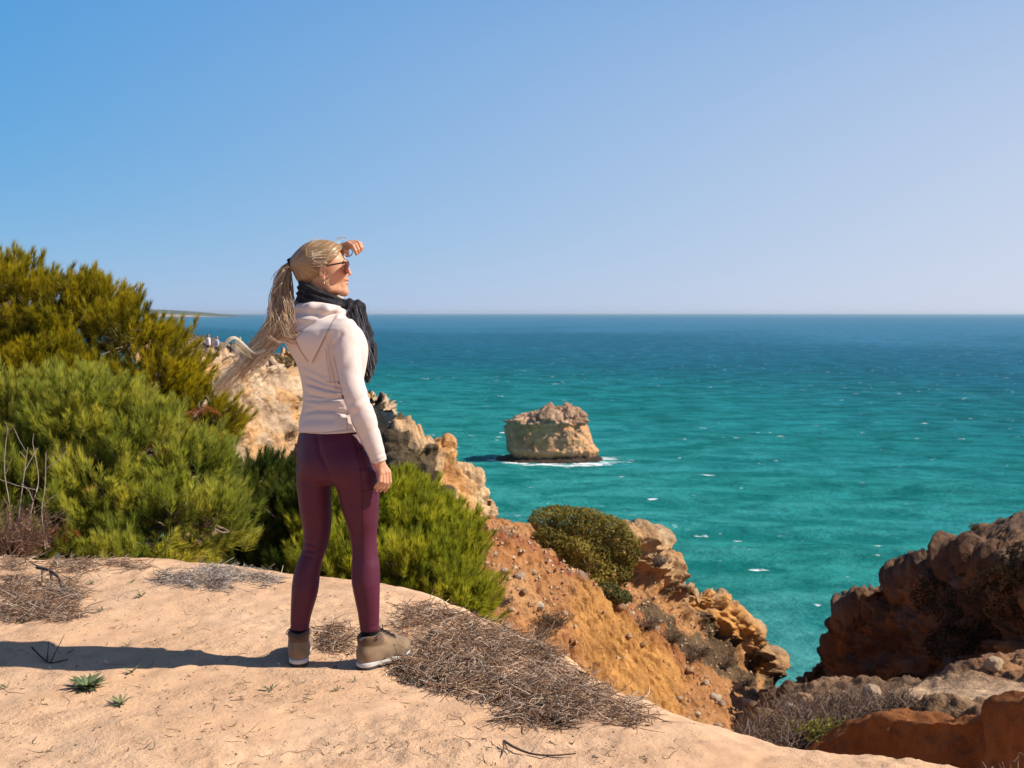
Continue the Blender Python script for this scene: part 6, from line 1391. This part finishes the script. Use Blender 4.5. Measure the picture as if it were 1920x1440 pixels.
# ================================================================== far people on the cliff top, railing, dead branches
def far_ground(x, y):
    g = FAR.reshape(-1, 3); m = (np.abs(g[:, 0] - x) < 1.6) & (np.abs(g[:, 1] - y) < 4); g = g[m] if m.any() else FAR.reshape(-1, 3)
    i = np.argsort((g[:, 0] - x) ** 2 + (g[:, 1] - y) ** 2)[:4]; return float(g[i, 2].mean())
def far_person(px, Y, H, face, shirt, legs, hairc, label, arm=0.0):
    x = float(W(px, 660, Y)[0]); z0 = far_ground(x, Y); e = empty('person', (x, Y, z0), label, 'person', 'walkers on the far cliff top'); s = H / 1.75
    F = np.array([math.sin(face), math.cos(face), 0]); S = np.array([math.cos(face), -math.sin(face), 0]); Z = np.array([0, 0, 1.0])
    P = lambda r, f, z: (S * r + F * f + Z * z) * s
    g = Grid((-.42, -.42, -.02), (.42, .42, 1.8), .022)
    head = sd_ell(g, P(0, .01, 1.63), (.085 * s, .085 * s, .115 * s)); neck = sd_cone(g, P(0, 0, 1.42), P(0, 0, 1.56), .055 * s, .05 * s)
    hl = [P(-.23, .03 + arm, .88 + arm), P(.23, .06 + arm * .4, .86)]; el = [P(-.25, -.03, 1.12), P(.25, -.03, 1.12)]; sh = [P(-.185, 0, 1.40), P(.185, 0, 1.40)]
    arms = np.minimum(sd_chain(g, [sh[0], el[0], hl[0]], [.045, .038, .032], .02), sd_chain(g, [sh[1], el[1], hl[1]], [.045, .038, .032], .02))
    torso = smin(sd_cone(g, P(0, 0, 1.0), P(0, 0, 1.36), .13 * s, .145 * s), sd_cone(g, P(-.15, 0, 1.39), P(.15, 0, 1.39), .06 * s, .06 * s), .06)
    lg = None
    for r, f in ((-.09, -.02), (.09, .08)):
        c = sd_chain(g, [P(r * .9, 0, .95), P(r, f * .8, .50), P(r, f, .07), P(r, f + .12, .04)], [.105, .07, .052, .045], .03); lg = c if lg is None else smin(lg, c, .03)
    V, Q = surface(g, smin(smin(smin(head, neck, .03), arms, .03), smin(torso + .02, lg + .02, .04), .04)); mesh_np('body', V, Q, M_SKIN, e, col=np.ones((len(V), 3)))
    up = [sd_cone(g, sh[i], sh[i] * .35 + el[i] * .65, .058, .052) for i in (0, 1)]; top = smax(smin(smin(torso, up[0], .03), up[1], .03) - .012, .88 * s - g.z + 0 * torso, .02)
    m = mat_plain('far_shirt', shirt, .9, .1); V, Q = surface(g, top); mesh_np('shirt', V, Q, m, e)
    pn = smax(smin(lg, sd_cone(g, P(0, 0, .92), P(0, 0, 1.0), .135 * s, .13 * s), .05) - .012, g.z - 1.0 * s + 0 * lg, .01); V, Q = surface(g, pn); mesh_np('trousers', V, Q, mat_plain('far_trousers', legs, .9, .1), e)
    hr = smax(sd_ell(g, P(0, -.012, 1.65), (.095 * s, .097 * s, .115 * s)), -sd_ell(g, P(0, .09, 1.60), (.08 * s, .08 * s, .11 * s)), .02); V, Q = surface(g, hr); mesh_np('hair', V, Q, mat_plain('far_hair', hairc, .6, .3), e)
far_person(391, 80.0, 1.80, 1.1, (0.72, 0.66, 0.72), (0.045, 0.04, 0.05), (0.16, 0.10, 0.07), 'far walker in a white shirt and dark trousers on the cliff top')
far_person(407, 79.4, 1.70, 0.9, (0.55, 0.55, 0.72), (0.12, 0.13, 0.17), (0.22, 0.15, 0.10), 'far walker in a pale lilac shirt and grey-blue trousers', .12)
far_person(423, 79.0, 1.72, -1.2, (0.02, 0.02, 0.025), (0.10, 0.13, 0.19), (0.13, 0.07, 0.05), 'far walker in a black jacket and blue jeans', .15)
far_person(434, 79.6, 1.66, -0.6, (0.05, 0.055, 0.07), (0.07, 0.08, 0.10), (0.07, 0.05, 0.04), 'far walker in dark grey clothes beside the black jacket', .2)
def railing():
    xs = np.linspace(396, 452, 6); P = []
    for px in xs:
        x = float(W(px, 665, 78.2)[0]); P.append(np.array([x, 78.2, far_ground(x, 78.2)]))
    e = empty('railing', P[0], 'low dark wooden railing in front of the far walkers', 'railing'); c = np.array([(0.10, 0.075, 0.055)])
    for p in P:
        mb = MB(); tubes(mb, np.array([[p - (0, 0, .1), p + (0, 0, .45), p + (0, 0, .95)]]), .05, 6, c); mb.build('post', M_BARK, e)
    for h in (.5, .88):
        mb = MB(); tubes(mb, (np.array(P) + np.array([0, -.06, h]))[None], .035, 6, c); mb.build('rail', M_BARK, e)
railing()
for px, py, Y, w, h, lab in ((486, 688, 68.5, .5, .95, 'bleached white dead shrub on the rim of the limestone cliff'), (470, 688, 67.5, .3, .5, 'small bleached dead shrub on the rim of the limestone cliff')):
    p = W(px, py, Y); twig_shrub('bleached_shrub', p, w, h, 26, [(0.62, 0.55, 0.50), (0.52, 0.45, 0.40)], lab, 'shrub', rad=.022)
# low scrub on the far rim
for i, (px, py, Y, w, h, lab) in enumerate(((515, 685, 72, .9, .5, 'dark low shrub on the far cliff rim behind the ponytail'), (535, 686, 73, .8, .42, 'low brown shrub on the far cliff rim beside the jacket'), (452, 694, 66, .6, .4, 'dark shrub on the far cliff rim under the hair tips'), (432, 690, 65, .9, .5, 'brown shrub on the far cliff rim below the walkers'), (366, 650, 84, 1.4, .7, 'dark shrub on the far cliff top behind the pine tips'))):
    p = W(px, py, Y); e = empty('rim_shrub', p, lab, 'shrub', 'low shrubs on the far cliff rim'); leafy('crown', [(np.array(p) + (0, 0, h * .35), np.array([w, w * .7, h])), (np.array(p) + (w * .6, .2, h * .2), np.array([w * .6, w * .5, h * .7]))], 900, .14, ((0.07, 0.055, 0.03), (0.16, 0.12, 0.06)), e)
# dark scrub on the shaded shoulder of the promontory right of the woman
for (px, py, Y, w, h, lab) in ((735, 850, 49.5, .55, .5, 'dark brown scrub bush high on the promontory right of the jacket sleeve'), (750, 885, 48.8, .65, .55, 'dark brown scrub bush on the promontory above the pine tips'), (775, 905, 49, .55, .4, 'dark scrub bush at the foot of the pale rock hollow'), (728, 825, 50, .45, .4, 'dark scrub bush next to the sleeve on the promontory crest'), (765, 860, 49.6, .5, .45, 'dark scrub bush left of the pale rock hollow')):
    p = W(px, py, Y); e = empty('scrub_bush', p, lab, 'shrub', 'dark scrub on the promontory'); leafy('crown', [(np.array(p), np.array([w, w, h])), (np.array(p) + (.3, .1, -.3), np.array([w * .8, w * .7, h * .8]))], 1300, .09, ((0.045, 0.034, 0.018), (0.12, 0.088, 0.045)), e)

# ================================================================== sea haze: one even, thin volume of air round everything
def build_haze():
    bm = bmesh.new(); bmesh.ops.create_cube(bm, size=1.0); me = bpy.data.meshes.new('haze'); bm.to_mesh(me); bm.free()
    lo, hi = np.array([-46000, -60, SEA - 3]), np.array([46000, 46000, 40.0])
    o = bpy.data.objects.new('haze', me); COL.objects.link(o); o.scale = hi - lo; o.location = (lo + hi) / 2
    m = bpy.data.materials.new('sea_haze'); m.use_nodes = True; nt = m.node_tree; nt.nodes.clear(); out = nt.nodes.new('ShaderNodeOutputMaterial'); v = nt.nodes.new('ShaderNodeVolumePrincipled')
    v.inputs['Color'].default_value = (0.80, 0.91, 1.0, 1); v.inputs['Density'].default_value = 3.6e-5; v.inputs['Anisotropy'].default_value = 0.3
    nt.links.new(v.outputs[0], out.inputs['Volume']); me.materials.append(m); tag(o, kind='stuff')
build_haze()
